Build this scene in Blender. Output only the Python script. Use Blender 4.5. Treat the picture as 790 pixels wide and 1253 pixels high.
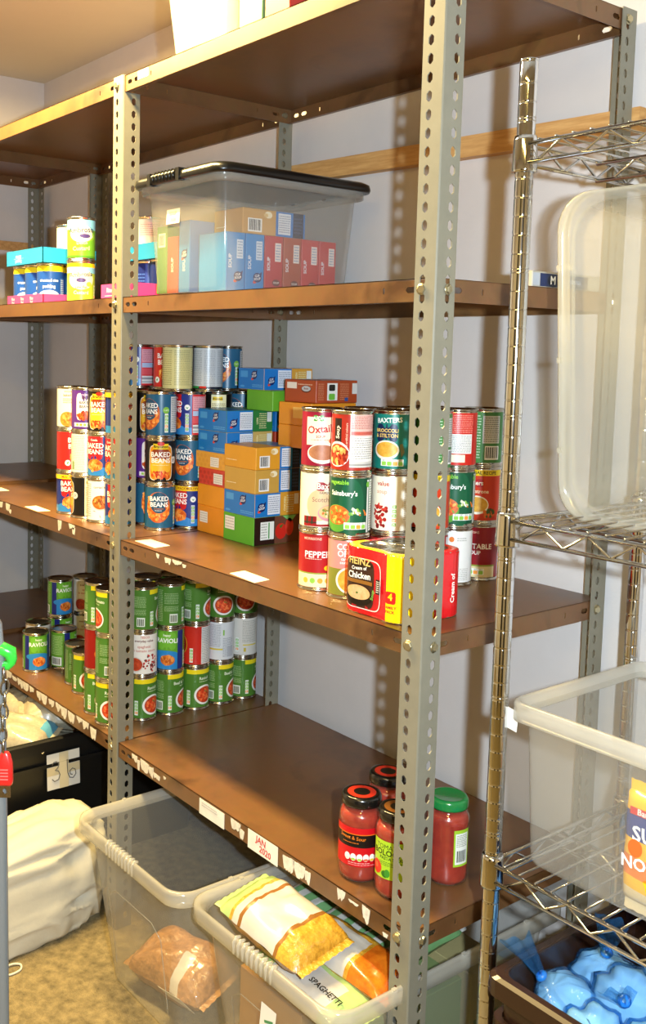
import bpy, bmesh, math, random
from mathutils import Vector, Matrix, noise

# ------------------------------------------------------------ clear
for o in list(bpy.data.objects): bpy.data.objects.remove(o, do_unlink=True)
scene = bpy.context.scene
COL = scene.collection
PI = math.pi
random.seed(7)

# ------------------------------------------------------------ camera
CAM = Vector((1.9234, -1.1039, 1.35))
YAW, PITCH, ROLL, FPX = -0.9317, -0.0925, 0.0207, 1214.4
PPX, PPY = 395 - 104.5, 626.5 - 83.8
fw = Vector((math.sin(YAW)*math.cos(PITCH), math.cos(YAW)*math.cos(PITCH), math.sin(PITCH)))
rt0 = Vector((math.cos(YAW), -math.sin(YAW), 0)); up0 = rt0.cross(fw)
rt = math.cos(ROLL)*rt0 + math.sin(ROLL)*up0
up = -math.sin(ROLL)*rt0 + math.cos(ROLL)*up0
cd = bpy.data.cameras.new('camera'); cam = bpy.data.objects.new('camera', cd); COL.objects.link(cam)
cam.matrix_world = Matrix(((rt.x, up.x, -fw.x, CAM.x), (rt.y, up.y, -fw.y, CAM.y), (rt.z, up.z, -fw.z, CAM.z), (0, 0, 0, 1)))
cd.sensor_fit = 'VERTICAL'; cd.sensor_height = 36.0; cd.lens = FPX/1253*36.0
cd.shift_x = (395-PPX)/1253; cd.shift_y = -(626.5-PPY)/1253
cd.clip_start = 0.02; cd.clip_end = 50
scene.camera = cam

# ------------------------------------------------------------ world, lights, exposure
world = bpy.data.worlds.new('room_ambient'); scene.world = world; world.use_nodes = True
world.node_tree.nodes['Background'].inputs[0].default_value = (1.0, 0.86, 0.66, 1)
world.node_tree.nodes['Background'].inputs[1].default_value = 0.05
# the flash fitted to the photographer's camera (its shadows fall on the wall)
fl = bpy.data.lights.new('camera_flash', 'SPOT'); flo = bpy.data.objects.new('camera_flash', fl); COL.objects.link(flo)
flo.matrix_world = Matrix.Translation(rt*0.12 + up*0.03) @ cam.matrix_world
fl.energy = 186; fl.color = (0.72, 0.875, 1.0); fl.spot_size = math.radians(125); fl.spot_blend = 0.6; fl.shadow_soft_size = 0.018
# the ceiling luminaire above the front of the shelving
LAMP = Vector((-0.20, -0.275, 2.235))
al = bpy.data.lights.new('ceiling_lamp_or_fill', 'AREA'); alo = bpy.data.objects.new('ceiling_lamp_or_fill', al); COL.objects.link(alo)
al.shape = 'RECTANGLE'; al.size = 1.20; al.size_y = 0.13; al.energy = 112; al.color = (1.0, 0.74, 0.30)
alo.location = LAMP
# added fill lamp over the aisle where the photographer stands
FILL_LAMP = Vector((1.75, -1.45, 2.235))
fill_light = bpy.data.lights.new('ceiling_lamp_or_fill', 'AREA'); fill_light_obj = bpy.data.objects.new('ceiling_lamp_or_fill', fill_light); COL.objects.link(fill_light_obj)
fill_light.shape = 'RECTANGLE'; fill_light.size = 1.20; fill_light.size_y = 0.16; fill_light.energy = 31; fill_light.color = (1.0, 0.69, 0.19); fill_light_obj.location = FILL_LAMP
scene.view_settings.view_transform = 'Standard'; scene.view_settings.look = 'None'
scene.view_settings.exposure = 0.0; scene.view_settings.gamma = 1.0; scene.view_settings.use_curve_mapping = False
scene.cycles.transparent_max_bounces = 24

# ------------------------------------------------------------ dimensions (metres, fitted to the photograph)
W, WB, D = 0.915, 0.951, 0.470
ZL, ZM, Z3, ZT, LIP = 0.452, 0.923, 1.464, 1.937, 0.034
YW = 0.500          # back wall
XL = -1.440         # left wall
ZC = 2.290          # ceiling
XR, YF = 3.0, -2.4  # walls behind the photographer

# ------------------------------------------------------------ materials
MATS = {}
def srgb(c):
    if isinstance(c, str):
        c = c.lstrip('#'); c = tuple(int(c[i:i+2], 16)/255 for i in (0, 2, 4))
    return tuple((x/12.92 if x <= 0.04045 else ((x+0.055)/1.055)**2.4) for x in c)
def mat(key, color='#808080', rough=0.5, metal=0.0, spec=0.5, noise_scale=0, noise_amt=0.15, bump=0.0, bump_scale=60, coat=0.0, stretch=None, color2=None):
    if key in MATS: return MATS[key]
    m = bpy.data.materials.new(key); m.use_nodes = True; nt = m.node_tree; b = nt.nodes['Principled BSDF']
    c = srgb(color)
    b.inputs['Base Color'].default_value = (*c, 1); b.inputs['Roughness'].default_value = rough
    b.inputs['Metallic'].default_value = metal; b.inputs['Specular IOR Level'].default_value = spec
    if coat: b.inputs['Coat Weight'].default_value = coat; b.inputs['Coat Roughness'].default_value = 0.08
    tc = None
    def coord(scale):
        nonlocal tc
        if tc is None: tc = nt.nodes.new('ShaderNodeTexCoord')
        if stretch:
            mp = nt.nodes.new('ShaderNodeMapping'); mp.inputs['Scale'].default_value = stretch
            nt.links.new(tc.outputs['Object'], mp.inputs['Vector']); return mp.outputs['Vector']
        return tc.outputs['Object']
    if noise_scale:
        n = nt.nodes.new('ShaderNodeTexNoise'); n.inputs['Scale'].default_value = noise_scale; n.inputs['Detail'].default_value = 6
        n.inputs['Roughness'].default_value = 0.65
        nt.links.new(coord(noise_scale), n.inputs['Vector'])
        r = nt.nodes.new('ShaderNodeValToRGB'); r.color_ramp.elements[0].position = 0.3; r.color_ramp.elements[1].position = 0.72
        c2 = srgb(color2) if color2 else tuple(x*(1-noise_amt*2) for x in c)
        r.color_ramp.elements[0].color = (*c2, 1)
        r.color_ramp.elements[1].color = (*(tuple(min(1, x*(1+noise_amt*0.6)) for x in c) if not color2 else c), 1)
        nt.links.new(n.outputs['Fac'], r.inputs['Fac']); nt.links.new(r.outputs['Color'], b.inputs['Base Color'])
    if bump:
        n2 = nt.nodes.new('ShaderNodeTexNoise'); n2.inputs['Scale'].default_value = bump_scale; n2.inputs['Detail'].default_value = 4
        nt.links.new(coord(bump_scale), n2.inputs['Vector'])
        bp = nt.nodes.new('ShaderNodeBump'); bp.inputs['Strength'].default_value = bump; bp.inputs['Distance'].default_value = 0.004
        nt.links.new(n2.outputs['Fac'], bp.inputs['Height']); nt.links.new(bp.outputs['Normal'], b.inputs['Normal'])
    MATS[key] = m; return m
def ink(c, rough=0.32):
    return mat('print_'+c.lstrip('#')+('' if rough == 0.32 else '_m'), c, rough, spec=0.4)
def plastic(key, tint='#e8e8e4', haze=0.2, gloss_rough=0.12, bump=0.0):
    """clear thin plastic: mostly straight-through, some white haze, a glossy skin"""
    if key in MATS: return MATS[key]
    m = bpy.data.materials.new(key); m.use_nodes = True; nt = m.node_tree; nt.nodes.clear()
    out = nt.nodes.new('ShaderNodeOutputMaterial')
    tr = nt.nodes.new('ShaderNodeBsdfTransparent'); tr.inputs[0].default_value = (*srgb('#f8f8f6'), 1) if haze < 0.5 else (*srgb(tint), 1)
    df = nt.nodes.new('ShaderNodeBsdfDiffuse'); df.inputs[0].default_value = (*srgb(tint), 1)
    tl = nt.nodes.new('ShaderNodeBsdfTranslucent'); tl.inputs[0].default_value = (*srgb(tint), 1)
    gl = nt.nodes.new('ShaderNodeBsdfGlossy'); gl.inputs['Roughness'].default_value = gloss_rough
    mh = nt.nodes.new('ShaderNodeMixShader'); mh.inputs[0].default_value = 0.45
    nt.links.new(df.outputs[0], mh.inputs[1]); nt.links.new(tl.outputs[0], mh.inputs[2])
    mx = nt.nodes.new('ShaderNodeMixShader'); mx.inputs[0].default_value = haze
    nt.links.new(tr.outputs[0], mx.inputs[1]); nt.links.new(mh.outputs[0], mx.inputs[2])
    lw = nt.nodes.new('ShaderNodeLayerWeight'); lw.inputs['Blend'].default_value = 0.5
    pw = nt.nodes.new('ShaderNodeMath'); pw.operation = 'POWER'; pw.inputs[1].default_value = 4.0; nt.links.new(lw.outputs['Facing'], pw.inputs[0])
    ad = nt.nodes.new('ShaderNodeMath'); ad.operation = 'MULTIPLY_ADD'; ad.inputs[1].default_value = 0.55; ad.inputs[2].default_value = 0.035; nt.links.new(pw.outputs[0], ad.inputs[0])
    mg = nt.nodes.new('ShaderNodeMixShader'); nt.links.new(ad.outputs[0], mg.inputs[0])
    nt.links.new(mx.outputs[0], mg.inputs[1]); nt.links.new(gl.outputs[0], mg.inputs[2])
    if bump:
        tc = nt.nodes.new('ShaderNodeTexCoord'); n2 = nt.nodes.new('ShaderNodeTexNoise'); n2.inputs['Scale'].default_value = 38; n2.inputs['Detail'].default_value = 3
        bp = nt.nodes.new('ShaderNodeBump'); bp.inputs['Strength'].default_value = bump; bp.inputs['Distance'].default_value = 0.01
        nt.links.new(tc.outputs['Object'], n2.inputs['Vector']); nt.links.new(n2.outputs['Fac'], bp.inputs['Height'])
        for s in (gl, df): nt.links.new(bp.outputs['Normal'], s.inputs['Normal'])
    nt.links.new(mg.outputs[0], out.inputs[0])
    MATS[key] = m; return m

M_WALL = mat('wall_paint', '#cfc9c6', 0.85, noise_scale=5, noise_amt=0.03, bump=0.06, bump_scale=160)
M_CEIL = mat('ceiling_paint', '#cdc6b6', 0.9, noise_scale=3, noise_amt=0.02)
M_CARPET = mat('carpet_pile', '#93815a', 0.95, noise_scale=45, noise_amt=0.3, bump=0.8, bump_scale=330)
M_POST = mat('slotted_angle_paint', '#7d796a', 0.42, metal=0.0, noise_scale=30, noise_amt=0.05)
M_CHROME = mat('chrome_plate', '#cfd1d4', 0.08, metal=1.0)
M_ZINC = mat('zinc_bolt', '#b6ad8e', 0.3, metal=0.9)
M_TIN = mat('tinplate', '#c9c4b8', 0.2, metal=1.0)
M_TIND = mat('tinplate_lid', '#b9b4aa', 0.28, metal=1.0)
M_WOODB = mat('pine_batten', '#dcae70', 0.6, noise_scale=7, color2='#b27f45', noise_amt=0.2, stretch=(1.2, 9, 14))
M_CLEAR = plastic('clear_tub_plastic', '#dfdcd2', 0.24, 0.14)
M_CLEARB = plastic('clear_box_plastic', '#d6d3cc', 0.24, 0.10)
M_RIM = plastic('clear_rim_plastic', '#e6e3da', 0.42, 0.15)
M_FILM = plastic('clear_film', '#f0efe8', 0.06, 0.06, bump=0.5)
M_BLACKP = mat('black_plastic', '#101010', 0.28)
M_CRATEB = mat('black_crate_plastic', '#0d0c0b', 0.4)
M_BROWNC = mat('brown_crate_plastic', '#2c1a10', 0.25)

def shelf_paint():
    m = bpy.data.materials.new('brown_shelf_enamel'); m.use_nodes = True; nt = m.node_tree; b = nt.nodes['Principled BSDF']
    tc = nt.nodes.new('ShaderNodeTexCoord')
    n = nt.nodes.new('ShaderNodeTexNoise'); n.inputs['Scale'].default_value = 3.2; n.inputs['Detail'].default_value = 7; n.inputs['Roughness'].default_value = 0.62
    r = nt.nodes.new('ShaderNodeValToRGB'); e = r.color_ramp.elements
    e[0].position = 0.30; e[0].color = (*srgb('#4e331f'), 1); e[1].position = 0.47; e[1].color = (*srgb('#714d2e'), 1)
    x = e.new(0.8); x.color = (*srgb('#7e5831'), 1)
    n3 = nt.nodes.new('ShaderNodeTexNoise'); n3.inputs['Scale'].default_value = 60; n3.inputs['Detail'].default_value = 3
    mixn = nt.nodes.new('ShaderNodeMix'); mixn.data_type = 'RGBA'; mixn.blend_type = 'MULTIPLY'; mixn.inputs[0].default_value = 0.22
    nt.links.new(tc.outputs['Object'], n.inputs['Vector']); nt.links.new(tc.outputs['Object'], n3.inputs['Vector'])
    nt.links.new(n.outputs['Fac'], r.inputs['Fac']); nt.links.new(r.outputs['Color'], mixn.inputs[6]); nt.links.new(n3.outputs['Color'], mixn.inputs[7])
    nt.links.new(mixn.outputs[2], b.inputs['Base Color'])
    n4 = nt.nodes.new('ShaderNodeTexNoise'); n4.inputs['Scale'].default_value = 6.5; n4.inputs['Detail'].default_value = 5; n4.inputs['Distortion'].default_value = 0.6
    nt.links.new(tc.outputs['Object'], n4.inputs['Vector'])
    r4 = nt.nodes.new('ShaderNodeValToRGB'); r4.color_ramp.elements[0].position = 0.60; r4.color_ramp.elements[0].color = (1, 1, 1, 1); r4.color_ramp.elements[1].position = 0.72; r4.color_ramp.elements[1].color = (.45, .42, .42, 1)
    nt.links.new(n4.outputs['Fac'], r4.inputs['Fac'])
    mx4 = nt.nodes.new('ShaderNodeMix'); mx4.data_type = 'RGBA'; mx4.blend_type = 'MULTIPLY'; mx4.inputs[0].default_value = 1.0
    nt.links.new(mixn.outputs[2], mx4.inputs[6]); nt.links.new(r4.outputs['Color'], mx4.inputs[7]); nt.links.new(mx4.outputs[2], b.inputs['Base Color'])
    rr = nt.nodes.new('ShaderNodeMapRange'); rr.inputs[3].default_value = 0.26; rr.inputs[4].default_value = 0.42
    nt.links.new(n.outputs['Fac'], rr.inputs[0]); nt.links.new(rr.outputs[0], b.inputs['Roughness'])
    return m
M_SHELF = shelf_paint()

# ------------------------------------------------------------ mesh builder
class MB:
    def __init__(s): s.v = []; s.f = []; s.mi = []; s.mats = []; s.smooth = []
    def m(s, mt):
        if mt not in s.mats: s.mats.append(mt)
        return s.mats.index(mt)
    def add(s, vs, fs, mt, smooth=False):
        b = len(s.v); s.v += [tuple(p) for p in vs]; k = s.m(mt)
        for f in fs: s.f.append([i+b for i in f]); s.mi.append(k); s.smooth.append(smooth)
    def box(s, x0, x1, y0, y1, z0, z1, mt):
        s.add([(x0,y0,z0),(x1,y0,z0),(x1,y1,z0),(x0,y1,z0),(x0,y0,z1),(x1,y0,z1),(x1,y1,z1),(x0,y1,z1)],
              [(0,3,2,1),(4,5,6,7),(0,1,5,4),(1,2,6,5),(2,3,7,6),(3,0,4,7)], mt)
    def tube(s, pts, rad, mt, seg=8, cap=True, closed=False):
        pts = [Vector(p) for p in pts]; n = len(pts); vs = []; fs = []
        prev = None
        for i, p in enumerate(pts):
            if closed: d = pts[(i+1) % n]-pts[i-1]
            else: d = pts[min(i+1, n-1)]-pts[max(i-1, 0)]
            d.normalize()
            if prev is None:
                a = Vector((0, 0, 1)) if abs(d.z) < 0.9 else Vector((1, 0, 0))
                u = d.cross(a).normalized()
            else:
                u = (prev - d*prev.dot(d)).normalized()
            prev = u; w = d.cross(u)
            rr = rad[i] if isinstance(rad, (list, tuple)) else rad
            for k in range(seg):
                t = 2*PI*k/seg; vs.append(p + u*(rr*math.cos(t)) + w*(rr*math.sin(t)))
        for i in range(n if closed else n-1):
            j = (i+1) % n
            for k in range(seg):
                fs.append((i*seg+k, i*seg+(k+1) % seg, j*seg+(k+1) % seg, j*seg+k))
        if cap and not closed: fs += [tuple(range(seg))[::-1], tuple(range((n-1)*seg, n*seg))]
        s.add(vs, fs, mt, True)
    def lathe(s, prof, mt, seg=36, smooth=True, cx=0, cy=0):
        vs = []; fs = []; n = len(prof)
        for r, z in prof:
            for k in range(seg):
                t = 2*PI*k/seg; vs.append((cx+r*math.cos(t), cy+r*math.sin(t), z))
        for i in range(n-1):
            for k in range(seg): fs.append((i*seg+k, i*seg+(k+1) % seg, (i+1)*seg+(k+1) % seg, (i+1)*seg+k))
        s.add(vs, fs, mt, smooth)
    def mesh(s, name):
        me = bpy.data.meshes.new(name); me.from_pydata(s.v, [], s.f)
        for m_ in s.mats: me.materials.append(m_)
        me.polygons.foreach_set('material_index', s.mi); me.polygons.foreach_set('use_smooth', s.smooth)
        me.update(); return me
    def build(s, name, parent=None, loc=None, rz=None):
        return link(name, s.mesh(name), parent, loc, rz)
def link(name, me, parent=None, loc=None, rz=None):
    o = bpy.data.objects.new(name, me); COL.objects.link(o)
    if parent: o.parent = parent
    if loc is not None: o.location = loc
    if rz is not None: o.rotation_euler = (0, 0, rz)
    return o
def empty(name, loc=(0, 0, 0), rz=0.0):
    o = bpy.data.objects.new(name, None); COL.objects.link(o); o.location = loc; o.rotation_euler = (0, 0, rz); o.empty_display_size = 0.03
    return o
def tag(o, label, cat, group=None):
    o['label'] = label; o['category'] = cat
    if group: o['group'] = group
    return o
def struct(o): o['kind'] = 'structure'; return o

# plate with punched slots: local frame u (along), w (across), n (thickness)
def slot_plate(mb, org, U, Wv, N, L, wd, th, holes, mt):
    """holes: (centre_u, centre_w, half_u, half_w); every hole gets its own cell of the strip"""
    org, U, Wv, N = Vector(org), Vector(U), Vector(Wv), Vector(N)
    def P(u, w, n): return org + U*u + Wv*w + N*n
    def quad(a, b, c0, c1):
        if b-a < 1e-6: return
        vs = [P(a,c0,0),P(b,c0,0),P(b,c1,0),P(a,c1,0),P(a,c0,th),P(b,c0,th),P(b,c1,th),P(a,c1,th)]
        mb.add(vs, [(3,2,1,0),(4,5,6,7),(0,1,5,4),(2,3,7,6)], mt)
    cur = 0
    for (cu, cw, hu, hw) in sorted(holes):
        pad = hu+0.0015
        quad(cur, cu-pad, 0, wd); cur = cu+pad
        a, b = cu-pad, cu+pad
        # outer rectangle points matching an 8-gon slot
        r = min(hu, hw)*0.75
        inn = [(cu-hu, cw-hw+r), (cu-hu+r, cw-hw), (cu+hu-r, cw-hw), (cu+hu, cw-hw+r), (cu+hu, cw+hw-r), (cu+hu-r, cw+hw), (cu-hu+r, cw+hw), (cu-hu, cw+hw-r)]
        out = [(a, cw-hw+r), (a, 0), (b, 0), (b, cw-hw+r), (b, cw+hw-r), (b, wd), (a, wd), (a, cw+hw-r)]
        vs = [P(x, y, n) for n in (0, th) for x, y in inn+out]; fs = []
        for i in range(8):
            j = (i+1) % 8
            fs += [(i, j, 8+j, 8+i), (16+8+i, 16+8+j, 16+j, 16+i), (i, 16+i, 16+j, j)]
        fs += [(9, 10, 26, 25), (13, 14, 30, 29)]
        mb.add(vs, fs, mt)
    quad(cur, L, 0, wd)
    # ends
    for u in (0, L):
        mb.add([P(u,0,0),P(u,wd,0),P(u,wd,th),P(u,0,th)], [(0,1,2,3)], mt)

# ------------------------------------------------------------ the room
def room():
    mb = MB(); mb.box(XL, XR, YF, YW, -0.05, 0, M_CARPET); struct(mb.build('floor'))
    mb = MB(); mb.box(XL-0.08, XR+0.08, YW, YW+0.08, -0.05, ZC+0.05, M_WALL); struct(mb.build('wall_back'))
    mb = MB(); mb.box(XL-0.08, XL, YF, YW, -0.05, ZC+0.05, M_WALL); struct(mb.build('wall_left'))
    mb = MB(); mb.box(XR, XR+0.08, YF, YW, -0.05, ZC+0.05, M_WALL); struct(mb.build('wall_right'))
    mb = MB(); mb.box(XL-0.08, XR+0.08, YF-0.08, YF, -0.05, ZC+0.05, M_WALL); struct(mb.build('wall_front'))
    mb = MB(); mb.box(XL, XR, YF, YW, ZC, ZC+0.05, M_CEIL); struct(mb.build('ceiling'))
    dk = mat('added_panel_paint', '#2b2622', 0.5)  # unseen dark panels added to put dark bands in the chrome reflections
    mb = MB(); mb.box(1.1, 2.05, YF, YF+0.04, 0, 2.0, dk); struct(mb.build('added_dark_panel_1'))
    mb = MB(); mb.box(XR-0.04, XR, -1.9, -0.9, 0, 2.0, dk); struct(mb.build('added_dark_panel_2'))
    # pine battens screwed to the walls behind the racks
    mb = MB(); mb.box(-0.30, 0.93, D+0.003, YW, -0.021, 0.021, M_WOODB)
    o = mb.build('trim_1', loc=(0, 0, 1.785)); o.rotation_euler = (0, math.radians(1.6), 0); struct(o)
    mb = MB(); mb.box(XL, XL+0.012, -0.6, 0.46, 1.690, 1.722, M_WOODB); struct(mb.build('trim_2'))
    # luminaire bodies on the ceiling (out of frame); the aisle one is added for fill
    for L_, t_ in ((LAMP, 'above the front of the shelving'), (FILL_LAMP, 'above the aisle, added for fill')):
        f = empty('ceiling_light_or_fill', (L_.x, L_.y, ZC)); tag(f, 'slim rectangular ceiling light ' + t_, 'light')
        mb = MB(); mb.box(-0.63, 0.63, -0.09, 0.09, -0.045, 0, mat('white_enamel', '#e6e4de', 0.4)); mb.build('housing', f)
room()

# ------------------------------------------------------------ slotted angle racks
PITCHH = 0.0265
def post_mesh(H, key):
    """L-section, corner on the local z axis, one flange to -x (front), one to +y (side)"""
    mb = MB(); fl_, th = 0.040, 0.002
    hs = []
    z = 0.03
    while z < H-0.008: hs.append((z, 0.0245, 0.0078, 0.0052)); z += PITCHH
    slot_plate(mb, (0, 0, 0), (0, 0, 1), (-1, 0, 0), (0, -1, 0), H, fl_, th, hs, M_POST)
    slot_plate(mb, (0, 0, 0), (0, 0, 1), (0, 1, 0), (1, 0, 0), H, fl_, th, hs, M_POST)
    mb.add([(0,0,0),(0,-th,0),(th*.6,-th*.6,0),(th,0,0),(0,0,H),(0,-th,H),(th*.6,-th*.6,H),(th,0,H)], [(1,2,6,5),(2,3,7,6),(5,6,7,4)], M_POST)
    return mb.mesh(key)
PM = post_mesh(ZT+0.002, 'post')
def bolt_mesh():
    mb = MB(); r = 0.0068
    vs = []
    for z, rr in ((0, r), (0.0042, r), (0.0052, r*0.82)):
        for k in range(6): vs.append((rr*math.cos(k*PI/3), rr*math.sin(k*PI/3), z))
    fs = [(i+6*l, (i+1) % 6+6*l, (i+1) % 6+6*(l+1), i+6*(l+1)) for l in range(2) for i in range(6)] + [tuple(range(12, 18))]
    mb.add(vs, fs, M_ZINC); mb.lathe([(0.0088, 0), (0.0088, 0.001), (0.003, 0.001)], M_ZINC, 12)
    return mb.mesh('bolt')
BOLT = bolt_mesh()
def add_bolts(post, zs, front=True, side=True):
    for z in zs:
        if front:
            b = link('bolt', BOLT, post, (-0.0245, -0.002, z)); b.rotation_euler = (PI/2, 0, 0.3)
        if side:
            b = link('bolt', BOLT, post, (0.002, 0.0245, z)); b.rotation_euler = (0, PI/2, 0.2)
def shelf_mesh(w, d, key):
    """pressed steel tray shelf, top at z=0, lips hanging down, slots near each corner"""
    mb = MB(); th = 0.0015
    mb.box(0, w, 0, d, -th, 0, M_SHELF)
    def hs(L):
        h = []
        for s, k in ((0.021, 0.009), (0.049, 0.010), (0.106, 0.0018)):
            h += [(s, 0.0165, k, 0.0045 if k > 0.004 else 0.005), (L-s, 0.0165, k, 0.0045 if k > 0.004 else 0.005)]
        return h
    dn = (0, 0, -1)
    slot_plate(mb, (0, th, 0), (1, 0, 0), dn, (0, -1, 0), w, LIP, th, hs(w), M_SHELF)
    slot_plate(mb, (0, d-th, 0), (1, 0, 0), dn, (0, 1, 0), w, LIP, th, hs(w), M_SHELF)
    slot_plate(mb, (th, 0, 0), (0, 1, 0), dn, (-1, 0, 0), d, LIP, th, hs(d), M_SHELF)
    slot_plate(mb, (w-th, 0, 0), (0, 1, 0), dn, (1, 0, 0), d, LIP, th, hs(d), M_SHELF)
    # rounded front nosing and returned inner hem
    mb.tube([(0.001, 0.0012, -0.0016), (w-0.001, 0.0012, -0.0016)], 0.0014, M_SHELF, 6)
    mb.box(0.002, w-0.002, 0.002, 0.011, -LIP-0.0005, -LIP+0.001, M_SHELF)
    mb.box(0.002, w-0.002, d-0.011, d-0.002, -LIP-0.0005, -LIP+0.001, M_SHELF)
    return mb.mesh(key)
rack = empty('shelving_rack', (0, 0, 0))
tag(rack, 'brown steel shelving rack of two bays on grey slotted angle posts', 'shelving')
LEVELS = (ZL, ZM, Z3, ZT)
BZ = [z-0.0165 for z in LEVELS]
posts = []
for (x, y, mode) in ((0, 0, 'f'), (W, 0, 'f'), (-WB, 0, 'fl'), (0, D, 'r'), (W, D, 'r'), (-WB, D, 'rl')):
    p = link('post', PM, rack, (x, y, 0))
    if mode == 'r': p.rotation_euler = (0, 0, 0); p.scale = (1, -1, 1)
    if mode == 'rl': p.scale = (-1, -1, 1)
    if mode == 'fl': p.scale = (-1, 1, 1)
    add_bolts(p, BZ, True, mode == 'f' and x > 0.5 or mode == 'r')
    posts.append(p)
SA = shelf_mesh(W-0.004, D-0.006, 'shelf'); SB = shelf_mesh(WB-0.004, D-0.006, 'shelf')
shelves = {}
for i, z in enumerate(LEVELS):
    shelves['A', i] = link('shelf', SA, rack, (0.002, 0.002, z))
    shelves['B', i] = link('shelf', SB, rack, (-WB+0.001, 0.002, z))
# the rack along the left wall
rc = empty('shelving_rack', (-WB-0.008, 0, 0)); tag(rc, 'brown steel shelving rack in the room corner, along the left wall', 'shelving')
SC = shelf_mesh(D-0.016, 0.93, 'shelf')
for z in LEVELS: link('shelf', SC, rc, (-(D-0.016), D-0.932, z+0.010))
for (x, y, sx, sy) in ((0, D, 1, -1), (-(D-0.012), D, -1, -1), (0, D-0.936, 1, 1), (-(D-0.012), D-0.936, -1, 1)):
    p = link('post', PM, rc, (x-0.001, y, 0.010)); p.scale = (sx, sy, 1)

# ------------------------------------------------------------ paper on the shelves
M_PAPER = mat('label_paper', '#efe6cd', 0.8)
M_PAPERW = mat('label_paper_white', '#e9e6e0', 0.8, noise_scale=40, noise_amt=0.06)
M_SCRAP = mat('label_residue_paper', '#e2dccf', 0.85, noise_scale=90, noise_amt=0.15)
def paper(name, pts, mt, parent, off=(0, 0, 0), th=0.0005, nrm=(0, 0, 1)):
    mb = MB(); n = len(pts); N = Vector(nrm)
    vs = [Vector(p) for p in pts] + [Vector(p)+N*th for p in pts]
    fs = [tuple(range(n))[::-1], tuple(range(n, 2*n))] + [(i, (i+1) % n, n+(i+1) % n, n+i) for i in range(n)]
    mb.add(vs, fs, mt); return mb.build(name, parent)
def shelf_paper(sh, pts, mt=M_PAPER):
    o = shelves[sh].location
    z = 0.0002
    return paper('paper_label', [(x-o.x, y-o.y, z) for x, y in pts], mt, shelves[sh])
shelf_paper(('A', 1), [(0.031, 0.022), (0.033, 0.062), (0.117, 0.060), (0.122, 0.018)])
shelf_paper(('A', 1), [(0.405, 0.012), (0.402, 0.050), (0.488, 0.044), (0.494, 0.004)])
shelf_paper(('B', 1), [(-0.90, 0.075), (-0.90, 0.105), (-0.83, 0.100), (-0.835, 0.070)])
shelf_paper(('B', 1), [(-0.53, 0.012), (-0.53, 0.046), (-0.435, 0.042), (-0.44, 0.008)])
def lip_paper(sh, x0, x1, v0, v1, mt=M_PAPERW, name='paper_label', skew=0.0):
    o = shelves[sh].location
    return paper(name, [(x0-o.x, -0.0003, v0), (x0-o.x+skew, -0.0003, v1), (x1-o.x+skew, -0.0003, v1), (x1-o.x, -0.0003, v0)], mt, shelves[sh], nrm=(0, -1, 0))
def scrap(sh, xc, vc, wx, wv, rnd):
    '''torn remnant of a paper label: ragged top and bottom edges'''
    o = shelves[sh].location; n = max(5, int(wx/0.0013)); top, bot = [], []
    d_ = rnd.uniform(.6, 1.2); tlt = rnd.uniform(-.15, .15)
    for k in range(n+1):
        q_ = 2*k/n-1; x = xc-o.x+wx*q_
        d_ = max(.15, min(1.5, d_+rnd.uniform(-.42, .42)))
        e_ = 1-abs(q_)**6*.8
        top.append((x, -0.0002, min(-0.0012, vc+wv*(.95+tlt*q_+rnd.uniform(-.06, .06)))))
        bot.append((x, -0.0002, max(-LIP+0.0008, vc+wv*(.9-(.9+d_)*e_))))
    paper('label_scrap', bot+top[::-1], M_SCRAP, shelves[sh], nrm=(0, -1, 0), th=0.0004)
rnd = random.Random(3)
LBL1 = lip_paper(('A', 0), 0.332, 0.418, -0.036, -0.004, M_PAPERW)
LBL2 = lip_paper(('A', 0), 0.495, 0.585, -0.038, -0.001, M_PAPERW)
for xc, vc, wx, wv in ((0.075, -0.012, 0.012, 0.008), (0.092, -0.02, 0.006, 0.010), (0.118, -0.014, 0.018, 0.010), (0.145, -0.018, 0.010, 0.011), (0.168, -0.022, 0.014, 0.007),
                       (0.20, -0.012, 0.005, 0.003), (0.455, -0.014, 0.016, 0.011), (0.475, -0.02, 0.008, 0.008), (0.615, -0.018, 0.016, 0.012), (0.645, -0.018, 0.016, 0.013), (0.668, -0.02, 0.008, 0.011),
                       (0.755, -0.014, 0.010, 0.012), (0.785, -0.012, 0.012, 0.003), (0.815, -0.018, 0.009, 0.014), (0.86, -0.03, 0.006, 0.004)):
    scrap(('A', 0), xc, vc, wx, wv, rnd)
for k in range(22):
    scrap(('B', 0), -0.915+k*0.038+rnd.uniform(-.004, .004), -0.012+rnd.uniform(-.005, .003), rnd.uniform(.013, .019), rnd.uniform(.008, .013), rnd)
for xc, vc, wx, wv in ((0.20, -0.012, 0.012, 0.006), (0.235, -0.010, 0.018, 0.005), (0.262, -0.012, 0.007, 0.004), (0.16, -0.008, 0.006, 0.004)): scrap(('A', 1), xc, vc, wx, wv, rnd)
for xc, vc, wx, wv in ((-0.66, -0.012, 0.010, 0.010), (-0.615, -0.012, 0.014, 0.010), (-0.60, -0.022, 0.008, 0.006), (-0.30, -0.012, 0.010, 0.013), (-0.235, -0.010, 0.016, 0.009), (-0.225, -0.016, 0.008, 0.008), (-0.70, -0.010, 0.006, 0.004)): scrap(('B', 1), xc, vc, wx, wv, rnd)
lip_paper(('A', 3), 0.056, 0.098, -0.020, -0.003, mat('label_white_bright', '#f4f2ec', 0.6))

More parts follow.
